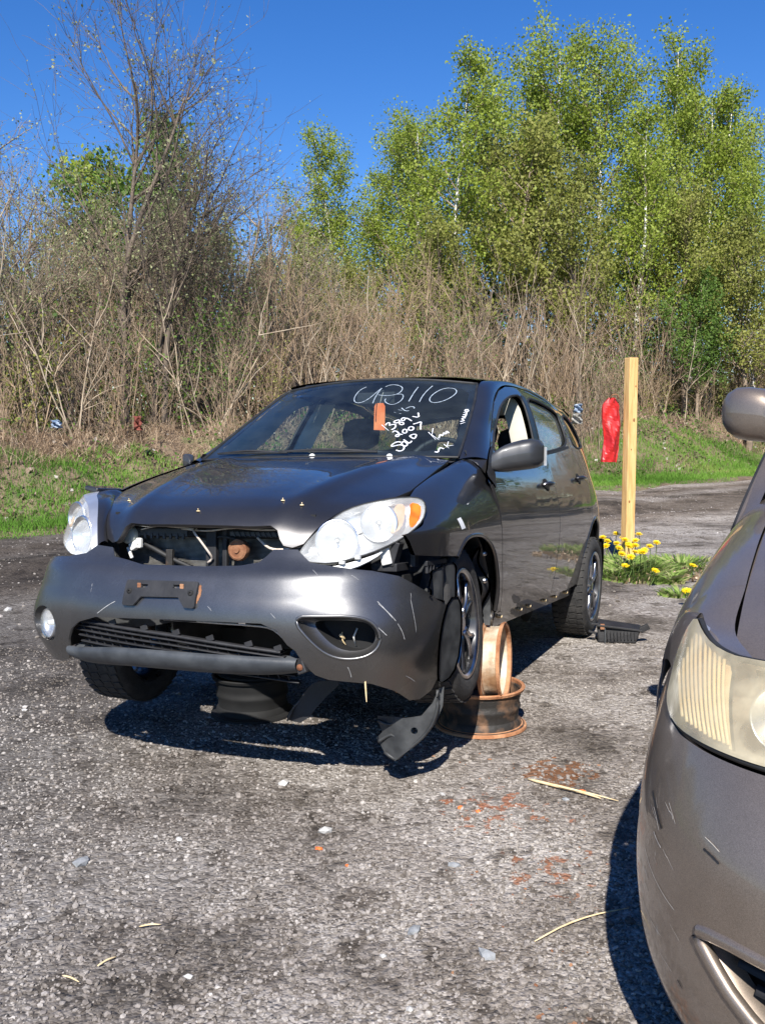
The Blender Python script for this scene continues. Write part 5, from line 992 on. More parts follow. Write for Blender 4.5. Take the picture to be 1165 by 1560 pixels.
# tail: hatch with glass, rear bumper, lamps, spoiler
RX = crom([.28,.45,.62,.80,1.0,1.2,1.4,1.5], [-3.47,-3.52,-3.50,-3.46,-3.42,-3.32,-3.17,-3.08])
def tail(y, z): y = np.asarray(y, float); z = np.asarray(z, float); return np.stack([RX(z) + .10*(np.abs(y)/.75)**3 + 0*y, y + 0*z, z + 0*y], -1)
tw = chaikin([(-.54,1.475),(.54,1.475),(.60,1.30),(.62,1.16),(.5,1.12),(-.5,1.12),(-.62,1.16),(-.60,1.30)], 1)
th = [(-.58,1.505),(0,1.52),(.58,1.505),(.645,1.36),(.685,1.15),(.70,1.0),(.70,.62),(-.70,.62),(-.70,1.0),(-.685,1.15),(-.645,1.36)]
tl = panel('tailgate', tail, th, M['paint'], car, [tw], .06)
panel('rear_window', tail, tw, M['glass'], tl, step=.08, flange=0, off=-.01)
rb = panel('rear_bumper', tail, [(-.80,.60),(.80,.60),(.80,.33),(.70,.26),(-.70,.26),(-.80,.33)], M['paint'], car, step=.06, flange=.02)
for sg in (1,-1):
    X, Z = np.meshgrid(np.linspace(-3.02,-3.42,8), np.linspace(.28,.61,6), indexing='ij'); grid_obj('rear_bumper_corner', side(X, Z) * [1, sg, 1], M['paint'], car)
    lampp = coons([side(-3.20,1.20), side(-3.26,1.12), side(-3.36,.93)], [tail(.60,1.20), tail(.66,1.12), tail(.69,.93)], [side(-3.20,1.20), tail(.60,1.20)], [side(-3.36,.93), tail(.69,.93)], 10, 6)
    grid_obj('tail_lamp', lampp, M['amber'], car, sg < 0)
    cp = coons([side(-3.06,1.36), side(-3.13,1.29), side(-3.20,1.20)], [tail(.56,1.47), tail(.60,1.33), tail(.60,1.20)], [side(-3.06,1.36), tail(.56,1.47)], [side(-3.20,1.20), tail(.60,1.20)], 8, 5)
    grid_obj('rear_pillar', cp, M['paint'], car, sg < 0)
    cp = coons([side(-3.36,.93), side(-3.40,.75), side(-3.41,.60)], [tail(.69,.93), tail(.70,.75), tail(.71,.60)], [side(-3.36,.93), tail(.69,.93)], [side(-3.41,.60), tail(.71,.60)], 8, 5)
    grid_obj('rear_corner', cp, M['paint'], car, sg < 0)
mb = MB(); P = []
for y in np.linspace(-.56,.56,15): P.append([(-2.98,y,1.515),(-3.10,y,1.535 - .03*abs(y)),(-3.28,y,1.520 - .04*abs(y)),(-3.285,y,1.500 - .04*abs(y)),(-3.10,y,1.50)])
mb.grid(P); mb.build('roof_spoiler', M['gloss_black'], car, True)
# cabin
mb = MB(); rows = [[(-.40,y,1.02),(-.62,y,1.035 - .01*abs(y)),(-.86,y,1.02),(-.93,y,.95),(-.92,y,.72),(-.80,y,.45)] for y in np.linspace(-.70,.70,16)]
mb.grid(rows); dsh = mb.build('dashboard', M['dash'], car, True)
mb = MB(); mb.lathe([(.175 + .014*math.cos(a), .014*math.sin(a)) for a in np.linspace(0, 2*math.pi, 9)], 30, 'x'); Rm = np.array(Matrix.Rotation(math.radians(-25), 3, 'Y')); mb.V = [v @ Rm.T + np.array([-1.02,.36,1.02]) for v in mb.V]
mb.tube([(-.88,.36,.96),(-1.02,.36,1.02)], .03, 8); mb.tube([np.array([-1.02,.36,1.02]) + np.array([0,.17,0]), np.array([-1.02,.36,1.02]) - np.array([0,.17,0])], .014, 6); mb.build('steering_wheel', M['black'], car, True)
def seat(x, y, w):
    mb = MB(); P = []
    for z, xo, wd, th_ in ((.52,.0,.9,.13),(.70,-.05,1,.14),(.95,-.13,.96,.12),(1.08,-.17,.8,.10),(1.13,-.185,.5,.05)):
        a = np.linspace(0, 2*math.pi, 16, endpoint=False); P.append(np.stack([x + xo + th_*.5*np.sign(np.cos(a))*np.abs(np.cos(a))**.6, y + w*.5*wd*np.sign(np.sin(a))*np.abs(np.sin(a))**.6, np.full(16, z)], -1))
    P = np.array(P); P = np.concatenate([P, P[:, :1]], 1); mb.grid(P); mb.box((x + .24, y, .50), (.50, w, .14)); s_ = mb.build('seat', M['seat'], car, True, auto=50)
    return s_
def headrest(x, y, s_):
    mb = MB(); P = []
    for z, k in ((1.17,.5),(1.20,.9),(1.27,1),(1.33,.85),(1.355,.4)):
        a = np.linspace(0, 2*math.pi, 14, endpoint=False); P.append(np.stack([x + .045*k*np.cos(a), y + .125*k*np.sign(np.sin(a))*np.abs(np.sin(a))**.6, np.full(14, z)], -1))
    P = np.array(P); P = np.concatenate([P, P[:, :1]], 1); mb.grid(P); mb.tube([(x, y-.04, 1.05),(x, y-.04, 1.2)], .006, 5); mb.tube([(x, y+.04, 1.05),(x, y+.04, 1.2)], .006, 5); mb.build('headrest', M['seat'], s_, True)
for y in (.37,-.37): headrest(-1.66, y, seat(-1.46, y, .50))
s_ = seat(-2.42, 0, 1.22); headrest(-2.62,.34,s_); headrest(-2.62,-.34,s_)
mb = MB(); mb.tube([(-1.02,.05,1.44),(-1.02,.0,1.42)], .01, 6); mb.box((-1.03,0,1.40),(.03,.22,.065)); mb.build('rear_view_mirror', M['black'], car, bevel=.01)
for sg in (1,-1):      # inner pillar trims
    A_ = np.array([side(a, b) for a, b in ((-1.53,.60),(-1.49,1.10),(-1.56,1.30),(-1.62,1.46))]).reshape(-1,3) + [0,-.055,0]; B_ = A_ + [-.13,.0,0]
    C_ = crline(np.array([side(-1.435,.95), side(-1.45,1.12), side(-1.52,1.30), side(-1.575,1.44)]).reshape(-1,3) + [0,-.030,0], 8)
    grid_obj('belt_pillar', np.array([C_, C_ + [-.004,-.05,0], C_ + [-.03,-.11,0]]) * [1, sg, 1], M['trim'], car)
    grid_obj('pillar_trim', np.array([A_, (A_ + B_)/2 + [0,-.012,0], B_]) * [1, sg, 1], M['trim'], car)
    W0 = crline(np.array([wind(.650,.0), wind(.622,.3), wind(.590,.6), wind(.545,.95)]).reshape(-1,3) + [-.012,-.004,-.010], 12)
    W1 = crline(np.array([side(-.66,1.07), side(-.88,1.19), side(-1.15,1.35), side(-1.45,1.44)] if sg > 0 else [side(-.93,1.09), side(-1.08,1.20), side(-1.26,1.36), side(-1.50,1.44)]).reshape(-1,3) + [0,-.035,0], 12)
    grid_obj('front_pillar_trim', np.array([W0, W0*.5 + W1*.5 + [0,-.012,0], W1]) * [1, sg, 1], M['teal_trim'], car)
rows = [[np.array(roof(x, y)).ravel() - [0,0,.035] for y in np.linspace(-.58,.58,9)] for x in np.linspace(-1.2,-3.05,10)]
grid_obj('headlining', rows, M['pillar_trim'], car)
tg_o = panel('paper_tag', tagsurf, tg, M['tag'], car, step=.03, flange=0)
MB().tube([(-.862,.092,1.352),(-.90,.086,1.395),(-.93,.082,1.42)], .0015, 4).build('tag_string', M['wire'], tg_o)
# wheels
def wheel(name, c, steer, camber, mir, dirty):
    w = empty(name); w.parent = car; w.location = c; w.rotation_euler = (camber, 0, steer)
    sg = -1 if mir else 1
    R0 = .318; mb = MB(); prof = [(.222,.098),(.232,.106),(.262,.112),(.290,.108),(.306,.098),(R0-.003,.085),(R0,.05),(R0,0),(R0,-.05),(R0-.003,-.085),(.306,-.098),(.280,-.108),(.232,-.106),(.222,-.098)]
    mb.lathe([(a, b*sg) for a, b in prof], 64, 'y'); ty = mb.build('tyre', M['tyre'], w, True, auto=60)
    tr_ = MB()
    for i in range(44):
        a = 2*math.pi*i/44
        for y0, y1 in ((-.092,-.056),(-.048,-.006),(.006,.048),(.056,.092)):
            c_ = np.array([math.cos(a)*(R0-.0008), (y0+y1)/2, math.sin(a)*(R0-.0008)]); R_ = Matrix.Rotation(-a, 3, 'Y'); tr_.box(c_, (.007, y1-y0, .032), rot=R_ @ Matrix.Rotation(.25, 3, 'X'))
    tb = tr_.build('tread_blocks', M['tyre'], ty); tb['kind'] = 'stuff'
    rm = MB(); rp = [(.226,.100),(.222,.106),(.212,.104),(.205,.085),(.198,.04),(.195,-.06),(.215,-.095),(.226,-.098)]
    rm.lathe([(a, b*sg) for a, b in rp], 48, 'y'); ri = rm.build('rim', M['alloy_dark'], w, True, auto=50)
    lp_ = MB(); lp_.lathe([(a, b*sg) for a, b in [(.2265,.098),(.2275,.104),(.223,.1085),(.214,.107),(.207,.098)]], 48, 'y'); lp_.build('rim_lip', M['alloy'], ri, True)
    for k in range(5):
        for d_ in (-.13,.13):
            a = 2*math.pi*k/5 + d_; b = 2*math.pi*k/5 + d_*2.0
            P = np.array([(math.cos(a)*.055, .082*sg, math.sin(a)*.055), (math.cos(a)*.12, .088*sg, math.sin(a)*.12), (math.cos(b)*.205, .080*sg, math.sin(b)*.205)])
            MB().tube(crline(P, 8), [.015,.014,.012,.011,.010,.010,.012,.014], 6).build('spoke', M['alloy'] , ri, True)
    mb = MB(); mb.lathe([(0,.098*sg),(.028,.097*sg),(.034,.090*sg),(.060,.084*sg),(.068,.070*sg),(.068,.02*sg)], 24, 'y'); mb.build('hub', M['alloy_dark'] if not dirty else M['alloy'], ri, True, auto=40)
    mb = MB(); mb.lathe([(0,.03*sg),(.14,.03*sg),(.145,.024*sg),(.145,.0)], 32, 'y'); mb.build('brake_disc', M['rust_black'], w, True, auto=40)
    mb = MB(); mb.box((-.11,.03*sg,.04),(.06,.09,.13)); mb.build('brake_caliper', M['rust_black'], w, bevel=.01)
    return w
wheel('wheel', (-.01,.735,.340), math.radians(4), math.radians(4), False, True)
wheel('wheel', (0,-.775,.225), math.radians(3), math.radians(-3), True, False)
wheel('wheel', (-2.60,.772,.315), 0, math.radians(-2), False, False)
wheel('wheel', (-2.60,-.772,.315), 0, math.radians(2), True, False)
# wheel wells
for cx_, sg, r_ in ((-.06,1,.385),(-.06,-1,.385),(-2.66,1,.395),(-2.66,-1,.395)):
    mb = MB(); mb.lathe([(r_-.12,.42*sg),(r_,.50*sg),(r_,.78*sg),(r_+.012,.815*sg)], 30, 'y', (cx_,0,.345), math.radians(-8), math.radians(188)); mb.lathe([(.0,.42*sg),(r_-.10,.42*sg)], 30, 'y', (cx_,0,.345)); mb.build('wheel_well_liner', M['liner'] if cx_ > -1 else M['dark'], car, True)
# hanging splash panels at the damaged corner
def sheet(name, P2, org, ax, ay, th_, mat, par, holes=(), bend=None, step=.02):
    org, ax, ay = map(lambda v: np.array(v, float), (org, ax, ay))
    def sf(u, v):
        u = np.asarray(u, float)[..., None]; v = np.asarray(v, float)[..., None]; P = org + ax*u + ay*v
        if bend is not None: P = P + bend(u, v)
        return P
    return panel(name, sf, P2, mat, par, holes, step, flange=th_, hflange=th_, cen=org - np.cross(ax, ay)*3)
lpts = [(0.597,0.012),(0.675,0.022),(0.727,0.021),(0.785,0.032),(0.823,0.080),(0.847,0.136),(0.863,0.143),(0.860,0.072),(0.836,0.004),(0.786,-0.061),(0.722,-0.115),(0.684,-0.147),(0.660,-0.125),(0.637,-0.124),(0.611,-0.090),(0.594,-0.074),(0.624,-0.046),(0.607,-0.018)]
hole_ = np.stack([.760 + .013*np.cos(aa), -.025 + .013*np.sin(aa)], -1)
hl1 = sheet('hanging_splash_panel', lpts, (.33,0,0), (0,1,0), (0,0,1), .008, M['liner'], car, [hole_], bend=lambda u, v: np.concatenate([.03*np.sin((u-.6)*14) + .05*np.clip(v,0,1)*0 - .05*(v+.1)**2, 0*u, 0*v], -1))
P = [(.352,y,z) for y, z in [(.640,-.118),(.684,-.140),(.722,-.108),(.786,-.054),(.832,.008),(.852,.076),(.852,.138)]]
MB().tube(crline(P, 20), .007, 6).build('pressed_rib', M['liner'], hl1, True)
P = [(.350,y,z) for y, z in [(.612,-.082),(.640,-.062),(.668,-.050),(.690,-.06)]]; MB().tube(crline(P, 8), .008, 6).build('pressed_rib', M['liner'], hl1, True)
P = [(.350,y,z) for y, z in [(.610,.0),(.650,-.012),(.672,-.008),(.680,.014)]]; MB().tube(crline(P, 8), .007, 6).build('pressed_rib', M['liner'], hl1, True)
strp = [(0.275,0.480),(0.205,0.475),(0.190,0.355),(0.218,0.212),(0.290,0.158),(0.421,0.178),(0.40,0.283),(0.345,0.375)]
sheet('inner_liner_strip', chaikin(strp, 1), (0,.880,0), (1,0,0), (0,0,1), .008, M['liner'], car, bend=lambda u, v: np.concatenate([0*u, .02*np.sin(u*14), 0*v], -1))
strp = [(0.36,.600),(0.145,0.612),(0.138,0.45),(0.260,0.455),(0.40,0.49),(0.50,.54)]
sheet('inner_liner_strip', chaikin(strp, 1), (0,.845,0), (1,0,0), (0,0,1), .008, M['liner'], car, bend=lambda u, v: np.concatenate([0*u, .010*np.sin(u*44), 0*v], -1))
fl_ = [(0.402,0.147),(0.435,0.165),(0.527,0.170),(0.449,0.091),(0.383,0.002),(0.295,-0.001),(0.288,0.017),(0.349,0.077)]
f1 = sheet('drooping_undertray', chaikin(fl_, 1), (.50,0,0), (0,1,0), (0,0,1), .006, M['black'], car, bend=lambda u, v: np.concatenate([-.9*np.clip(.17 - v, 0, 1)*0 + .02*np.sin(u*20), 0*u, 0*v], -1))
MB().tube([(.505,.300,.000),(.510,.330,.075 - .02),(.515,.42,.150)], .004, 5).build('torn_edge', M['grey_plastic'], f1, True)
for P, r in (([(.665,.692,.300),(.668,.694,.22),(.66,.697,.135)], .0035), ([(.665,.711,.305),(.655,.73,.275),(.645,.745,.245)], .003), ([(.66,.710,.30),(.655,.708,.26),(.65,.706,.227)], .0035), ([(.68,.635,.310),(.675,.66,.300),(.672,.69,.298)], .0035), ([(.66,.60,.375),(.665,.605,.345),(.655,.612,.33)], .0025), ([(.66,.595,.36),(.672,.600,.365),(.66,.61,.352)], .006)):
    MB().tube(crline(P, 6), [r*.6, r, r*1.1, r, r, r*.5], 5).build('straw_stem', M['straw'], bp)
MB().box((.46,.735,.155),(.03,.025,.03), rot=Matrix.Rotation(.5,3,'X')).build('rusty_bracket', M['rust'], bp, bevel=.004)
# fasteners and inner panels in the front wheel well
for x, z in ((-.33,.50),(-.32,.62),(.02,.69),(-.12,.705)):
    MB().lathe([(0,.012),(.007,.010),(.012,.003),(.013,-.005)], 10, 'y', (x,.826,z)).build('liner_fastener', M['alloy'], car, True)
sheet('inner_liner_strip', chaikin([(-.43,.34),(-.34,.31),(-.27,.50),(-.24,.66),(-.31,.64),(-.40,.53)],1), (0,.80,0), (1,0,0), (0,0,1), .01, M['liner'], car, bend=lambda u, v: np.concatenate([0*u, .02*np.sin(v*30), 0*v], -1))
P = [(.06,.862,.80),(.10,.866,.80),(.105,.868,.755),(.065,.866,.755)]
so_ = [(.150,.80),(.108,.79),(.075,.94),(.120,.955)]
panel('paper_sticker', fend, so_, M['white'], f_ if False else car, step=.03, flange=0, off=.002)
# engine and subframe mass below
mb = MB(); mb.box((.08,.05,.53),(.62,.95,.24)); mb.box((-.15,.1,.33),(.34,.55,.20)); mb.box((-.25,0,.20),(.14,1.0,.08)); mb.build('engine_mass', M['dark'], car)
MB().tube([(-2.6,-.7,.30),(-2.6,.7,.30)], .04, 8).build('rear_axle', M['dark'], car)
MB().tube([(-.4,.12,.24),(-1.6,.18,.25),(-3.3,.4,.28)], .03, 8).build('exhaust_pipe', M['rust_black'], car)

# hoses and cable loops behind the opening
for P, r, m_ in (([(.55,-.42,.70),(.56,-.30,.655),(.55,-.18,.60),(.54,-.10,.57)], .010, 'rubber'), ([(.55,.42,.60),(.56,.34,.63),(.55,.25,.60),(.54,.18,.58)], .012, 'rubber'), ([(.57,-.10,.72),(.575,-.04,.69),(.57,.05,.70),(.57,.16,.675)], .006, 'rubber'), ([(.57,.20,.70),(.575,.26,.66),(.57,.33,.66),(.56,.40,.69)], .005, 'wire')):
    MB().tube(crline(P, 14), r, 8).build('hose', M[m_], car, True)
for y in (-.20, .27): MB().box((.56,y,.60),(.02,.03,.09)).build('support_bracket', M['rust_black'], car, bevel=.003)
# ------------------------------------------------------------------ the grey-brown minivan at the right edge
_fw = Vector((-0.4848, -0.8746, 0)); _lf = Vector((0.8746, -0.4848, 0))
VANM = Matrix(((_fw[0], _lf[0], 0, 1.589), (_fw[1], _lf[1], 0, 1.983), (0, 0, 1, 0), (0, 0, 0, 1)))
van = empty('parked_minivan', mat=VANM)
tag(van, 'grey-brown minivan with a yellowed headlamp and scraped bumper, cut off by the right edge', 'minivan')
VC = np.array([-1.5, 0, .8])
VHL = chaikin([(1.199,.991),(1.127,.969),(1.06,.954),(.976,.947),(.93,.948),(.80,.952),(.62,.955),(.545,.93),(.535,.87),(.56,.815),(.64,.797),(.732,.796),(.81,.796),(.90,.796),(.998,.798),(1.07,.807),(1.126,.828),(1.155,.863),(1.189,.906),(1.208,.954)], 1)
def van_half(mir):
    vp = M['van_paint']
    vo = [(.0,.80),(.50,.80),(.58,.788),(.73,.785),(.90,.785),(1.0,.788),(1.075,.797),(1.135,.818),(1.168,.853),(1.20,.872),(1.235,.870),(1.235,.62),(1.215,.50),(1.205,.40),(1.18,.30),(1.13,.235),(.90,.215),(.45,.215),(0,.215)]
    air = chaikin([(.798,.490),(.74,.505),(.62,.505),(.30,.505),(.04,.505),(.04,.315),(.42,.315),(.60,.345),(.70,.40),(.76,.455)], 1)
    b = panel('bumper', vbump, vo, vp, van, [air], .03, flange=.02, mirror=mir, hflange=.06, cen=VC)
    a_ = resample(air, .02); P = vbump(a_[:,0], a_[:,1]); sg = -1 if mir else 1
    MB().tube(np.vstack([P, P[:2]]) * [1, sg, 1] - [.006,0,0], .014, 8, False).build('air_intake_rim', vp, b, True)
    for z in (.345,.38,.415,.45,.48):
        s = np.linspace(.05, .60 + (z-.345)*1.0, 20); Q = vbump(s, np.full(20, z)); Q[:,0] -= .04
        grid_obj('grille_slat', [Q + [-.03,0,.004], Q, Q + [-.03,0,-.006]], M['black'], b, mir)
    X = vbump(*np.meshgrid(np.linspace(0,.82,16), [.30,.52], indexing='ij')); X[...,0] -= .09; grid_obj('intake_backing', X, M['dark'], b, mir)
    for l, w in (([(1.00,.640),(.975,.630),(.95,.612)], .002), ([(.975,.600),(.955,.592),(.93,.586)], .003), ([(1.02,.545),(.96,.522),(.90,.505),(.86,.497)], .0016), ([(.96,.555),(.945,.548)], .002), ([(1.04,.43),(.98,.42),(.92,.415)], .0014)):
        ribbons('scratch', vbump, [l], w, M['scratch_van'], b, off=.001, mirror=mir)
    for l, w in (([(1.03,.662),(1.0,.650),(.965,.632),(.94,.620)], .005), ([(.80,.640),(.775,.636),(.755,.630)], .004), ([(.86,.36),(.845,.350)], .008), ([(1.14,.36),(1.12,.32),(1.09,.29)], .010)):
        ribbons('scrape', vbump, [l], w, M['black'], b, off=.0012, mirror=mir)
    # front part of the wing wrapping over the lamp
    top = [vbump(s, z) for s, z in ((1.208,1.0),(1.195,.992),(1.13,.974),(1.06,.960),(.976,.953),(.93,.954))]
    lampo = [vbump(s, z) for s, z in ((1.172,.862),(1.185,.885),(1.20,.905),(1.218,.955),(1.208,.998),(1.13,.974),(1.06,.960),(.976,.953),(.925,.953))]
    lampo = [np.array(q).ravel() for q in lampo]
    xs = .20
    rear = [np.array(vfend(xs, v)).ravel() for v in (.80,.7,.6,.5,.35,.2,.1,.0)]
    bot = [lampo[0], np.array(vbump(1.24,.874)).ravel(), rear[0]]
    tp = [lampo[-1], np.array(vfend(.40,.02)).ravel(), rear[-1]]
    G = coons(bot, tp, [lampo[i] for i in (0,1,2,3,4,5,6,7,8)], rear, 14, 26)
    grid_obj('wing_front', G, vp, van, mir)
    arch = [(-.40 + 0*i, 0) for i in ()]
    ar = [(.0 + .40*math.cos(a), .40 + .40*math.sin(a)) for a in np.linspace(math.radians(20), math.radians(205), 16)]
    fo = [(-.72,0),(-.4,0),(0,0),(xs,0),(xs,.3),(xs,.6),(xs,.80),(.30,.74),(.35,.74),(.365,1.0),(.375,1.10),(.385,1.22)] + [(x - .0, 1 + .75 - z) for x, z in ar] + [(-.40,1.45),(-.46,1.45),(-.50,1.2),(-.52,.9),(-.53,.5),(-.56,.25),(-.74,.05)]
    panel('front_wing', vfend, fo, vp, van, step=.05, flange=0, mirror=mir, cen=VC)
    d1 = [(-.505,.30),(-.525,.6),(-.54,.9),(-.55,1.06),(-.62,1.14),(-.90,1.40),(-1.20,1.58),(-1.40,1.645),(-1.62,1.66),(-1.60,1.20),(-1.62,.8),(-1.60,.30)]
    w1 = chaikin([(-.80,1.19),(-1.0,1.40),(-1.25,1.55),(-1.52,1.60),(-1.53,1.17)], 1)
    d = panel('front_door', vside, d1, vp, van, [w1], .08, mirror=mir, cen=VC); panel('window_glass', vside, w1, M['glass_dark'], d, step=.1, flange=0, off=-.01, mirror=mir, cen=VC)
    d2 = [(-1.61,.30),(-1.63,.8),(-1.61,1.2),(-1.63,1.66),(-2.2,1.675),(-2.85,1.66),(-2.85,.95),(-2.7,.72),(-2.62,.5),(-2.62,.30)]
    w2 = chaikin([(-1.70,1.17),(-1.70,1.60),(-2.74,1.60),(-2.74,1.17)], 1)
    d = panel('sliding_door', vside, d2, vp, van, [w2], .1, mirror=mir, cen=VC); panel('window_glass', vside, w2, M['glass_dark'], d, step=.1, flange=0, off=-.01, mirror=mir, cen=VC)
    ar2 = [(-3.03 + .41*math.cos(a), .40 + .40*math.sin(a)) for a in np.linspace(math.radians(200), math.radians(-14), 14)]
    q = [(-2.86,1.66),(-3.6,1.62),(-3.95,1.5),(-4.05,1.1),(-4.08,.6),(-4.05,.35),(-3.5,.32)] + ar2 + [(-2.64,.50),(-2.72,.72),(-2.86,.95)]
    w3 = chaikin([(-2.95,1.18),(-2.95,1.58),(-3.5,1.56),(-3.8,1.45),(-3.85,1.2)], 1)
    d = panel('rear_quarter', vside, q, vp, van, [w3], .1, mirror=mir, cen=VC); panel('window_glass', vside, w3, M['glass_dark'], d, step=.1, flange=0, off=-.01, mirror=mir, cen=VC)
    # lamp
    cav = []; R_ = resample(VHL, .03); ctr = R_.mean(0)
    for sc_, dp in ((1,.004),(.97,.03),(.90,.06),(.75,.085),(.05,.10)):
        Q = ctr + (R_ - ctr) * sc_; P = vbump(Q[:,0], Q[:,1]) - np.array([.70,.45,.45]) * dp; cav.append(np.vstack([P, P[:1]]))
    lp = grid_obj('headlamp', cav, M['lamp_silver'], van, mir)
    def vl(s, z):
        P = vbump(s, z); return P + np.array([.6,.4,.6]) * 0.012
    am = chaikin([(1.195,.975),(1.13,.962),(1.06,.948),(.99,.938),(.93,.88),(.86,.82),(.84,.803),(.998,.805),(1.06,.815),(1.12,.84),(1.165,.89)], 1)
    def vr(s, z):
        P = vbump(s, z); return P - np.array([.6,.4,.4]) * .006
    ts = panel('fluted_turn_signal', vr, am, M['amber_flute'], lp, step=.03, flange=.01, off=-.012, mirror=mir, cen=VC)
    for (sa, za), (sb, zb) in [((1.168,0.884),(1.031,0.812)),((1.175,0.908),(1.002,0.809)),((1.183,0.932),(0.979,0.809)),((1.185,0.951),(0.957,0.808)),((1.179,0.965),(0.938,0.807)),((1.168,0.976),(0.919,0.806)),((1.127,0.967),(0.901,0.805)),((1.091,0.957),(0.886,0.805)),((1.057,0.948),(0.871,0.806)),((1.032,0.944),(0.857,0.806)),((1.012,0.943),(0.844,0.806))]:
        P = vr(np.linspace(sa, sb, 8)*.97 + .03*(sa+sb)/2, (np.linspace(za, zb, 8) - .875)*.93 + .875) * [1, sg, 1]; MB().tube(P, .0038, 6).build('flute', M['flute'], ts, True)
    for c2, r in (((.775,.880),.062),((.63,.880),.056)):
        P = np.array(vbump(*c2)).ravel() - np.array([.75,.35,.45]) * .045; a = MB(); a.lathe([(0,-.030),(r*.35,-.026),(r*.7,-.010),(r*.95,.014),(r,.018),(r*1.05,.010)], 28, 'x')
        Rm = np.array(Matrix.Rotation(math.radians(18), 3, 'Z') @ Matrix.Rotation(math.radians(-8), 3, 'Y')); a.V = [(v @ Rm.T + P) * [1, sg, 1] for v in a.V]; a.build('reflector_bowl', M['chrome'], lp, True)
    panel('lamp_lens', vbump, VHL, M['van_lens'], lp, step=.03, flange=.02, off=.010, mirror=mir, cen=VC)
    P = vbump(R_[:,0], R_[:,1]); MB().tube(np.vstack([P, P[:2]]) * [1, sg, 1], .007, 6, False).build('lamp_seal', M['rubber'], lp, True)
    # mirror
    sec = []
    for y, a_, b_, z, x in ((.84,.06,.045,1.34,-1.0),(.86,.075,.055,1.37,-1.02),(.88,.085,.065,1.40,-1.04),(.91,.090,.075,1.418,-1.05),(.96,.092,.08,1.424,-1.06),(1.0,.088,.075,1.428,-1.07),(1.030,.070,.058,1.430,-1.075),(1.048,.045,.035,1.430,-1.08),(1.055,.012,.01,1.430,-1.08)):
        t = np.linspace(0, 2*math.pi, 30, endpoint=False); c, s = np.cos(t), np.sin(t)
        sec.append(np.stack([x + b_*np.sign(c)*np.abs(c)**.75, np.full(30, y), z + a_*np.sign(s)*np.abs(s)**.7], -1))
    S_ = np.array(sec); S_ = np.concatenate([S_, S_[:, :1]], 1) * [1, sg, 1]; MB().grid(S_).build('wing_mirror', vp, van, True)
    sp = [(-.56,1.07),(-.62,1.14),(-.80,1.30),(-.95,1.37),(-.95,1.17),(-.70,1.09)]
    panel('mirror_sail', vside, sp, M['black'], van, step=.06, off=.008, mirror=mir, cen=VC)
    # pillar
    W = [np.array([x, y, z]) for x, y, z in ((-.55,.86,1.13),(-.90,.80,1.38),(-1.25,.74,1.57),(-1.55,.70,1.68),(-2.4,.70,1.735),(-3.2,.68,1.72),(-3.9,.62,1.66))]
    T = [np.array(vside(a, b)).ravel() for a, b in ((-.55,1.06),(-.90,1.40),(-1.20,1.58),(-1.40,1.645),(-2.4,1.675),(-3.2,1.655),(-3.95,1.50))]
    grid_obj('roof_rail', coons(W, T, [W[0], T[0]], [W[-1], T[-1]], 40, 6, .012, (0, 1, .6)), vp, van, mir)
    # wheels
    for x in (0., -3.03):
        w = empty('wheel'); w.parent = van; w.location = (x, .83*sg, .335)
        mb = MB(); mb.lathe([(a, b*sg) for a, b in [(.205,.09),(.225,.105),(.27,.110),(.31,.10),(.333,.08),(.335,0),(.333,-.08),(.31,-.10),(.205,-.09)]], 48, 'y'); mb.build('tyre', M['tyre'], w, True, auto=60)
        mb = MB(); mb.lathe([(a, b*sg) for a, b in [(0,.075),(.04,.075),(.06,.060),(.15,.065),(.19,.085),(.21,.098),(.212,.08)]], 40, 'y'); mb.build('rim', M['alloy'], w, True, auto=40)
        mb = MB(); mb.lathe([(.30,.45*sg),(.402,.52*sg),(.402,.89*sg)], 24, 'y', (x,0,.40), math.radians(-10), math.radians(190)); mb.lathe([(0,.45*sg),(.31,.45*sg)], 24, 'y', (x,0,.40)); mb.build('wheel_well_liner', M['dark'], van, True)
M['flute'] = noisy('cream_lamp_flute', (.70,.56,.34), (.80,.70,.50), 6, .3, .45)
M['amber_flute'] = noisy('fluted_stained_reflector', (.60,.36,.18), (.72,.64,.44), 5, .3, .5, lo=.4, hi=.6)
van_half(True); van_half(False)
hp = [(.02,-.0)]
vh = [(0,.795),(.25,.792),(.5,.785),(.75,.765),(1.0,.722),(1.2,.690),(1.285,.735),(1.30,.70),(1.33,.55),(1.345,.3),(1.35,0)]
vh = [(0,.797),(.25,.795),(.5,.788),(.75,.780),(1.0,.768),(1.15,.758),(1.235,.752)] + vh[7:]
vh = vh + [(u, -y) for u, y in vh[::-1][1:]]
panel('bonnet', vhood, vh, M['van_paint'], van, step=.06, flange=.02, cen=VC)
rows = [[(.66 - .10*(abs(y)/.55)**2 + d_, y, z) for d_, z in ((0,.93),(.10,.90),(.17,.85),(.19,.79))] for y in np.linspace(-.56,.56,20)]
grid_obj('upper_grille', rows, M['black'], van)
for k in range(4): grid_obj('grille_slat', [[(.72 - .10*(abs(y)/.55)**2 + .03*k + o, y, .905 - .03*k + p) for o, p in ((0,.006),(.022,0),(0,-.006))] for y in np.linspace(-.5,.5,16)], M['chrome'], van)
mb = MB(); mb.box((.2,0,.7),(.8,1.2,.5)); mb.box((-2.0,0,.45),(3.9,1.6,.2)); mb.box((.50,.0,.85),(.2,1.3,.12)); mb.build('engine_and_floor', M['dark'], van)
rows = [[(-.70 - .16*(y/.8)**2, y, 1.165), (-1.02 - .15*(y/.8)**2, y*.96, 1.40), (-1.30 - .16*(y/.8)**2, y*.92, 1.57), (-1.52 - .18*(y/.8)**2, y*.88, 1.685)] for y in np.linspace(-.84,.84,20)]
wv = grid_obj('windscreen', rows, M['glass_dark'], van)
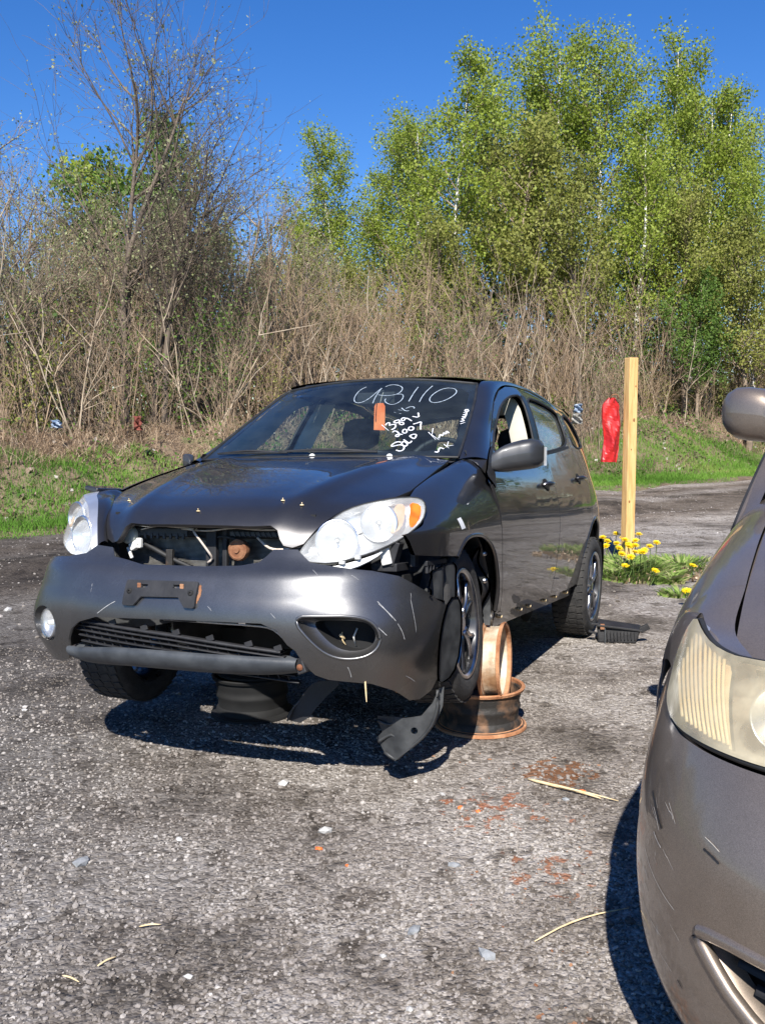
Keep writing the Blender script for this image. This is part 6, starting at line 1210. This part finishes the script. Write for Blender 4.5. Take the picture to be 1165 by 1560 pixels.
rows = [[(-1.50, y, 1.69 - .04*(y/.7)**2), (-2.4, y, 1.755 - .03*(y/.7)**2), (-3.3, y, 1.735 - .03*(y/.7)**2), (-3.98, y*.9, 1.66)] for y in np.linspace(-.71,.71,14)]
grid_obj('roof', rows, M['van_paint'], van)
rows = [[(-3.97, y*.9, 1.66), (-4.12, y*1.02, 1.3), (-4.18, y*1.1, 1.0), (-4.2, y*1.1, .4)] for y in np.linspace(-.72,.72,14)]
grid_obj('tailgate', rows, M['van_paint'], van)
rows = [[(-.62, y, 1.165), (-.45, y, 1.150)] for y in np.linspace(-.84,.84,12)]
grid_obj('cowl_panel', [[(-.78 - .16*(y/.8)**2, y, 1.160), (-.56, y, 1.140)] for y in np.linspace(-.84,.84,14)], M['black'], van)
mb = MB(); mb.box((-1.0,0,1.08),(.5,1.5,.12)); mb.box((-2.0,.4,.95),(.5,.5,.7)); mb.box((-2.0,-.4,.95),(.5,.5,.7)); mb.build('cabin_inside', M['seat'], van)
MB().tube([(-.60,.10,1.165),(-.72,-.1,1.185),(-.86,-.6,1.175)], .008, 6).build('wiper', M['black'], van)
# ------------------------------------------------------------------ small things on the yard
def bent_sheet_noise(): pass
# wooden post
m, nt, b_ = newmat('new_pine_timber'); mp = coords(nt); mp.inputs['Scale'].default_value = (9,9,1.1); w_ = nd(nt, 'ShaderNodeTexNoise'); w_.inputs['Scale'].default_value = 3; w_.inputs['Detail'].default_value = 7; w_.inputs['Distortion'].default_value = .6; nt.links.new(mp.outputs[0], w_.inputs[0])
r1 = ramp(nt, [(.3,(.50,.27,.09)),(.5,(.68,.42,.16)),(.7,(.76,.51,.22))]); nt.links.new(w_.outputs[0], r1.inputs[0]); nt.links.new(r1.outputs[0], b_.inputs['Base Color']); setp(b_, rough=.6); M['timber'] = m
M['knot'] = noisy('knot_wood', (.20,.09,.03), (.32,.16,.06), 30, .6)
px_, py_ = 2.367, 9.40
mb = MB(); mb.box((0,0,.98), (.094,.094,2.02)); po = mb.build('wooden_post', M['timber'], bevel=.005); po.location = (px_, py_, 0); po.rotation_euler = (math.radians(.2), math.radians(.3), math.radians(18.5)); tag(po, 'pale new square timber post standing in a clump of dandelions', 'post')
for kx, kz, kr in ((-.020,.62,.9),(.024,1.72,.7),(-.012,1.12,.6)):
    k2 = MB(); k2.lathe([(0,.0015),(.010*kr,.001),(.012*kr,-.002)], 12, 'y'); k2.V = [v*[1,-1,1.5] + [kx,-.047,kz] for v in k2.V]; k2.build('knot', M['knot'], po)
for kx, z0_, z1_ in ((.008,1.62,1.99),(-.026,1.80,1.99),(.030,.30,.75),(-.010,.45,.70)):
    MB().tube([(kx,-.0465,z0_),(kx+.003,-.0468,(z0_+z1_)/2),(kx-.001,-.0465,z1_)], [.0006,.0014,.0008], 4).build('drying_crack', M['knot'], po)
kn = MB(); kn.lathe([(0,.0015),(.012,.001),(.014,-.002)], 12, 'y'); kn.V = [v*[1,-1,1.5] + [.012,-.047,1.40] for v in kn.V]; kn.build('knot', M['knot'], po)
# crumpled red sheet hanging behind the post
nx, nz = 9, 26; rr_ = np.random.default_rng(4); G = np.zeros((nz, nx, 3)); wprof = crom([0,.08,.2,.45,.6,.8,1.0],[.06,.150,.172,.165,.150,.165,.160])
for i, v in enumerate(np.linspace(0,1,nz)):
    for j, u in enumerate(np.linspace(-1,1,nx)):
        w = float(wprof(v)); G[i,j] = (u*w*.5*.98 - .010*math.sin(v*7), -.030*(1-u*u)*1.4 + .016*math.sin(v*7 + u*2.0) + .030*abs(math.sin(v*4.2 - u*2.2)) + .012*abs(math.sin(v*9 + u*3)) , -v*.62)
G = G + rr_.normal(0, .0012, G.shape)
back = G.copy(); back[..., 1] = .05 - back[..., 1]*.3
mb = MB(); mb.grid(G); mb.grid(back[:, ::-1]); mb.grid(np.stack([G[:, 0], back[:, 0]], 1)[:, ::-1]); mb.grid(np.stack([G[:, -1], back[:, -1]], 1)); mb.grid(np.stack([G[0], back[0]], 1)); mb.grid(np.stack([G[-1], back[-1]], 1)[:, ::-1])
rd = mb.build('red_container', M['red'], None, False); rd.location = (2.235, 9.50, 1.615); rd.rotation_euler = (0, math.radians(1.5), math.radians(6)); tag(rd, 'crumpled red plastic container fixed behind the left side of the timber post', 'container')
MB().tube(crline([(-.03,0,-.01),(-.02,-.02,.025),(.03,-.02,.03),(.05,0,-.005)], 10), .006, 6).build('handle_loop', M['rust'], rd, True)
# rims under the car
def steel_rim(name, R, Wd, mat, mat2=None, centre=True):
    root = empty(name); h = Wd/2
    o = [(R-.004, h+.004),(R, h-.002),(R-.004, h-.012),(R-.018, h-.016),(R-.020, h-.040),(R-.026, h-.055),(R-.026, h-.075),(R-.021, h-.082),(R-.021,.0),(R-.030,-.012),(R-.031, -h+.045),(R-.022, -h+.036),(R-.018, -h+.016),(R-.003, -h+.012),(R, -h+.002),(R-.004, -h-.004)]
    i_ = [(a-.006, b_) for a, b_ in o[::-1]]; i_[0] = (R-.010, -h-.002); i_[-1] = (R-.010, h+.002)
    a = MB(); a.lathe(o + i_, 56, 'z', close=True); a.build('barrel', M[mat], root, True, auto=45)
    a = MB(); a.lathe([(R-.004,h+.005),(R+.001,h),(R-.004,h-.012),(R-.016,h-.014),(R-.016,h+.002)], 56, 'z', close=True); a.build('rim_flange', M[mat2 or mat], root, True, auto=45)
    a = MB(); a.lathe([(R-.004,-h-.005),(R+.008,-h-.002),(R+.006,-h+.008),(R-.016,-h+.016),(R-.016,-h-.002)], 56, 'z', close=True); a.build('rim_flange', M[mat2 or mat], root, True, auto=45)
    if centre:
        a = MB(); a.lathe([(.032,.012),(.05,.020),(.075,.016),(.105,.035),(.135,.030),(R-.05,.0)], 40, 'z'); c_ = a.build('wheel_disc', M[mat], root, True, auto=50)
        for k in range(5):
            a = MB(); a.lathe([(0,0),(.008,0)], 8, 'z', (.055*math.cos(k*1.2566), .055*math.sin(k*1.2566), .0235)); a.build('bolt_hole', M['dark'], c_)
    return root
M['rust_hot'] = noisy('orange_rust', (.30,.12,.05), (.52,.27,.14), 14, .8, .95, bump=.5, bscale=60)
r1_ = steel_rim('steel_wheel_rim', .205, .185, 'rust_black', 'rust_hot', True); r1_.location = (.446,4.430,.098); r1_.rotation_euler = (0,0,.4)
M_ = None
tag(r1_, 'rusty black steel rim lying flat on the gravel under the car sill', 'wheel rim')
r2_ = steel_rim('steel_wheel_rim', .178, .092, 'rust_tan', 'rust_hot', False)
ax_ = Vector((.955,-.285,.03)).normalized(); r2_.rotation_euler = ax_.to_track_quat('Z','Y').to_euler(); r2_.location = (.505,4.372,.318); tag(r2_, 'tan rusted rim standing upright inside the flat one, holding up the sill', 'wheel rim')
r3_ = steel_rim('steel_wheel_rim', .195, .19, 'dark', None, True); r3_.location = (-.64,4.66,.100); tag(r3_, 'dark rim lying flat in the shadow beneath the front bumper', 'wheel rim')  # shade under the bumper is put into the near-black colour of both rims
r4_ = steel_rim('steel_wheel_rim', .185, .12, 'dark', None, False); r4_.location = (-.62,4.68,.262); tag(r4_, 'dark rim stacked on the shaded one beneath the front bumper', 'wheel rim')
# black plastic air-box on the gravel
bx = empty('plastic_box', (1.50,6.17,0), math.radians(-8))
def wedge(name, P, mat, par, bev=.006):
    return mesh_obj(name, P, [(0,1,2,3),(7,6,5,4),(0,4,5,1),(1,5,6,2),(2,6,7,3),(3,7,4,0)], mat, par, False)
P = [(-.13,-.10,0),(.10,-.11,0),(.13,.08,0),(-.12,.09,0),(-.14,-.085,.115),(.13,-.11,.085),(.155,.08,.085),(-.12,.09,.12)]
o = wedge('box_shell', P, M['black'], bx); md = o.modifiers.new('bevel','BEVEL'); md.width = .010; md.segments = 2
for k in range(9):
    x = -.075 + k*.021; MB().box((x,-.1155 + .0,.052), (.006,.012,.05), rot=Matrix.Rotation(-.08,3,'Y')).build('rib', M['black'], bx, bevel=.001)
mb = MB(); mb.box((0,-.108,.100),(.28,.02,.012), rot=Matrix.Rotation(.11,3,'Y')); mb.box((.155,-.09,.098),(.06,.03,.035), rot=Matrix.Rotation(-.5,3,'Y')); mb.box((-.165,-.06,.06),(.05,.03,.012), rot=Matrix.Rotation(.3,3,'Y')); mb.box((-.15,-.09,.118),(.05,.02,.012)); mb.build('rim_tabs', M['black'], bx, bevel=.002)
MB().box((-.105,-.105,.105),(.028,.02,.035)).build('rusty_clip', M['rust'], bx, bevel=.004); MB().box((-.09,-.118,.05),(.006,.01,.10)).build('seam_line', M['grey_plastic'], bx)
tag(bx, 'broken black plastic engine box lying on the gravel behind the cars', 'plastic box')
# dandelions round the post
M['petal'] = noisy('dandelion_petals', (.80,.56,.004), (.90,.70,.01), 50, .6)
M['stalk'] = noisy('weed_stalks', (.10,.17,.04), (.18,.26,.07), 20, .7)
M['dleaf'] = tone_mat('dandelion_leaves', [(0,(.10,.18,.035)),(.4,(.19,.30,.06)),(.8,(.30,.40,.11)),(1,(.44,.38,.22))], trans=.35)
def flower_proto():
    root = empty('dandelion'); MB().tube(crline([(0,0,0),(.012,.005,.10),(.008,.01,.20),(.0,.0,.27)], 7), [.003]*7, 5).build('stalk', M['stalk'], root, True)
    mb = MB(); rr = np.random.default_rng(1)
    for ring, (nn, ra, tilt) in enumerate(((18,.032,.05),(16,.030,.45),(13,.026,.85),(9,.020,1.2))):
        for k in range(nn):
            a = 2*math.pi*(k + .5*ring)/nn + rr.normal(0,.08); c, s = math.cos(a), math.sin(a); L = ra*rr.uniform(.85,1.1); z = .272; w = .0035
            P = [(c*.003 - s*w, s*.003 + c*w, z),(c*.003 + s*w, s*.003 - c*w, z),(c*L*math.cos(tilt) + s*w*.8, s*L*math.cos(tilt) - c*w*.8, z + L*math.sin(tilt)),(c*L*math.cos(tilt) - s*w*.8, s*L*math.cos(tilt) + c*w*.8, z + L*math.sin(tilt))]; mb.add(P, [(0,1,2,3)])
    mb.build('flower_head', M['petal'], root)
    return root
fp = flower_proto(); first = True; r = np.random.default_rng(8)
# flower heads measured from the photograph, turned into places on the ground with a stalk height
FL_ = [(926,818),(935,826),(921,823),(934,812),(943,815),(950,822),(955,815),(962,818),(975,816),(978,822),(976,829),(960,829),(968,830),(958,842),(967,842),(941,842),(953,862),(985,836),(991,833),(996,825),(944,828),(948,830),(982,838),(930,830),(992,868),(1052,863),(1053,899),(938,820),(972,836),(958,812)]
labs = ['yellow dandelion in bloom in the clump round the post']
for i, (px, py) in enumerate(FL_):
    hz = .27 if py < 850 else .16
    if px > 1040: hz = .14
    if py > 890: D = 7.55
    elif px > 1040: D = 8.4
    else: D = None
    ang = math.radians(5.31) + math.atan((py-780)/1490.)
    sc = hz/.28
    for _ in range(1):
        D_ = (1.41 - hz)/math.tan(ang)
        D_ = min(max(D_, 7.5), 9.9) if px < 1040 else D_
    X_ = (px-582)/1490*D_*1.0
    o = fp if first else copy_tree(fp); first = False
    zz = 1.41 - D_*math.tan(ang); sc = max(zz, .08)/.275; wd = 1.12
    o.location = (X_, D_, 0); o.scale = (wd, wd, sc); o.rotation_euler = (r.uniform(.15,.5), r.normal(0,.15), r.uniform(-.3,.3))
    lab = 'yellow dandelion blooming in the clump at the foot of the timber post'; grp = 'dandelions round the post'
    if px > 1040 and py > 890: lab, grp = 'single dandelion flowering in the small weed tuft beside the van', None
    elif px > 1040: lab, grp = 'lone dandelion on the right end of the weed patch', None
    elif py > 860: lab = 'short dandelion flowering low in the front of the clump at the post' if px < 970 else 'small orange-yellow dandelion at the right foot of the clump'; grp = None
    tag(o, lab, 'flower', grp)
def clump(cx, cy, rx, ry, n, seed, hmax=.2, name='weed_leaves', label='green weeds', w=.03):
    r = np.random.default_rng(seed); a = r.uniform(0, 2*math.pi, n); q = r.random(n)**.6; X = cx + rx*q*np.cos(a); Y = cy + ry*q*np.sin(a)
    H = (.05 + hmax*r.random(n))*(1 - .5*q); return tag(blades(name, X, Y, hground(X, Y)*0 - .005, H, np.full(n, w)*r.uniform(.5,1.3,n), M['dleaf'], seed, .9, 4), kind='stuff', label=label)
clump(2.27,9.0,.46,.75,1700,1,.18,label='leafy weeds packed round the post'); clump(2.85,9.3,.55,.5,600,2,.13,label='low weeds trailing right of the post'); clump(3.3,9.0,.35,.35,240,3,.10,label='sparse weeds at the right end of the patch'); clump(2.38,7.75,.16,.14,140,4,.10,label='small weed tuft beside the van'); clump(2.05,8.7,.14,.14,180,6,.14,label='weed tuft left of the post'); clump(2.5,8.35,.10,.10,110,7,.13,label='weed tuft before the post')
r = np.random.default_rng(9); n = 500; X = r.uniform(2.0,3.4,n); Y = r.uniform(8.3,9.2,n); tag(flakes('dead_leaves', np.stack([X, Y, np.full(n,.012)], -1), .05, M['deadgrass'], 10, flat=.1), kind='stuff', label='dead leaves around the weeds')
# sticks, orange chip, straw, pale stones that can be picked out
def straw(pts, r0, label, mat='straw', name='splinter', cat='stick'):
    o = MB().tube(crline(pts, 8), [r0*.5,r0,r0,r0*1.1,r0,r0*.9,r0*.7,r0*.3], 5).build(name, M[mat], None, True); tag(o, label, cat); return o
straw([(.56,3.72,.008),(.64,3.64,.014),(.72,3.58,.014),(.80,3.51,.010)], .0065, 'split wood splinter lying across the rusty stain')
straw([(.60,3.69,.010),(.68,3.60,.018),(.76,3.55,.016),(.86,3.49,.008)], .004, 'thin splinter beside the larger one on the rusty stain')
straw([(.40,2.52,.008),(.50,2.60,.012),(.60,2.66,.010),(.70,2.70,.006)], .0028, 'long dry grass stalk on the gravel left of the van shadow', name='grass_stalk')
straw([(-.32,2.02,.008),(-.22,2.03,.012),(-.12,2.06,.008),(-.04,2.06,.006)], .0022, 'fine dry stalk at the bottom of the picture', name='grass_stalk')
for x, y, a, lab in ((-.66,2.62,.2,'short yellow straw bit at the lower left'),(-.73,2.44,.9,'straw bit nearest the lower left corner'),(-.80,2.36,-.5,'curled straw bit in the lower left')):
    straw([(x-.03*math.cos(a),y-.03*math.sin(a),.009),(x,y,.012),(x+.03*math.cos(a),y+.03*math.sin(a),.008)], .0028, lab, name='straw_bit', cat='straw')
def chip(name, x, y, r_, mat, lab, cat, h=.4, seed=0):
    rg = np.random.default_rng(seed + int(abs(x*1000))); V = IV*(1 + rg.uniform(-.28,.28,(12,1)))*np.array([1.2,.85,h])*r_; a = rg.uniform(0,6); c, s = math.cos(a), math.sin(a); V = V @ np.array([[c,s,0],[-s,c,0],[0,0,1]])
    o = mesh_obj(name, V, [tuple(f) for f in IF.tolist()], M[mat], None, False); o.location = (x, y, r_*h*.4); tag(o, lab, cat); return o
M['pale_stone'] = noisy('pale_stone', (.34,.33,.31), (.52,.51,.49), 40, .85, bump=.2); M['orange_chip'] = noisy('orange_plastic_chip', (.70,.13,.03), (.85,.22,.06), 30, .5); M['grey_stone'] = noisy('blue_grey_stone', (.20,.21,.215), (.30,.31,.32), 40, .85, bump=.2)
def gpx(px, py):
    ang = math.radians(5.31) + math.atan((py-780)/1490.); D = 1.41/math.tan(ang); dep = D*math.cos(math.radians(5.31)) + 1.41*math.sin(math.radians(5.31)); return (px-582)/1490*dep, D
for px, py, r_, mat, lab, cat in [(427,1194,.030,'pale_stone','largest pale stone on the gravel in front of the bumper','stone'),(490,1267,.032,'pale_stone','white flat stone in the middle of the gravel','stone'),(268,1277,.018,'pale_stone','small white stone left of the middle','stone'),(687,1320,.026,'grey_stone','bluish flat stone right of the middle','stone'),
        (625,1420,.030,'grey_stone','slate-grey flat chip low in the middle','stone'),(735,1458,.034,'grey_stone','pale grey slab stone near the van shadow','stone'),(670,1212,.018,'pale_stone','white pebble below the hanging splash panel','stone'),(120,1312,.040,'grey_stone','flat brownish-grey stone at the lower left','stone'),(858,1222,.022,'grey_stone','grey stone by the wood splinter','stone'),
        (578,1458,.014,'pale_stone','tiny white pebble low in the middle','stone'),(618,1540,.016,'pale_stone','white pebble at the bottom edge','stone'),(35,1078,.020,'pale_stone','pale stone at the left edge of the yard','stone'),(10,925,.045,'pale_stone','pale stone by the left edge next to the lane','stone'),(280,1487,.016,'pale_stone','whitish pebble at the lower left','stone'),
        (481,1293,.018,'orange_chip','orange plastic chip beside the white flat stone','chip'),(724,1238,.014,'orange_chip','bright orange chip right of the hanging splash panel','chip'),(884,1209,.016,'orange_chip','red-orange chip on the wood splinter','chip'),(697,1232,.018,'orange_chip','larger orange flake below the flat rim','chip'),(523,1319,.010,'orange_chip','tiny orange crumb in the middle of the gravel','chip')]:
    X_, Y_ = gpx(px, py); chip('stone' if cat == 'stone' else 'orange_chip', X_, Y_, r_*.72, mat, lab, cat, .55)
r = np.random.default_rng(31); n = 130; X = r.normal(.52,.20,n); Y = r.uniform(1.9,4.1,n); o = stones('rust_flakes', X, Y, .003 + .007*r.random(n)**2, M['rust'], 32, .35); tag(o, kind='stuff', label='scattered flakes of rust on the gravel')
# rags and rubbish on the bank
def rag(x, y, z, w, h, mat, lab, seed):
    rg = np.random.default_rng(seed); G = np.zeros((9,9,3))
    for i in range(9):
        for j in range(9): G[i,j] = ((j/8-.5)*w*.75*(1-.3*i/8) + rg.normal(0,.012), .06*math.sin(i*1.3+j) + rg.normal(0,.02), (i/8)*h*.75)
    o = grid_obj('rag', G, mat, None); o.location = (x, y, z); md = o.modifiers.new('thickness','SOLIDIFY'); md.thickness = .01; tag(o, lab, 'rag'); return o
M['rag_blue'] = noisy('faded_blue_cloth', (.12,.19,.30), (.40,.46,.54), 12, .8); M['rag_grey'] = noisy('dirty_grey_cloth', (.18,.17,.15), (.38,.37,.34), 10, .85); M['rag_red'] = noisy('brown_red_cloth', (.12,.03,.02), (.22,.06,.04), 10, .85)
for px, D, z, w, h, m_, lab in ((880,20.5,1.55,.26,.24,'rag_blue','pale blue rag caught on the bank above the hatchback tail'),(878,20.4,1.32,.30,.28,'rag_grey','grey cloth hanging below the pale blue rag'),(88,15.6,1.35,.22,.16,'rag_blue','small blue rag in the brush at the far left'),(212,15.8,1.30,.20,.30,'rag_red','dark red rag at the foot of the tallest bare tree')):
    rag(pix(px, D), D, z, w, h, M[m_], lab, int(px))

# extra grime and nicks on the near bumper
_r = np.random.default_rng(5)
_bump = [c for c in van.children if c.name.startswith('bumper')][0]
for k in range(16):
    s0_, z0_ = _r.uniform(.80, 1.12), _r.uniform(.36, .68); a_ = _r.uniform(.2, .6); L_ = _r.uniform(.012, .05)
    ribbons('scratch', vbump, [[(s0_, z0_), (s0_ - L_*.5, z0_ - L_*a_*.45 + _r.normal(0,.001)), (s0_ - L_, z0_ - L_*a_)]], _r.uniform(.0008, .0016), M['scratch_van'], _bump, off=.0012, mirror=True)
for k in range(8):
    s0_, z0_ = _r.uniform(.15, .74), _r.uniform(.44, .60); a_ = _r.uniform(-1.0, -.3); L_ = _r.uniform(.01, .045)
    ribbons('scratch', bump, [[(s0_, z0_), (s0_ + L_*.5, z0_ + L_*a_*.45 + _r.normal(0,.001)), (s0_ + L_, z0_ + L_*a_)]] if not (.46 < s0_ < .82 and .28 < z0_ < .46) else [], .0011, M['scratch'], bp, off=.0009)
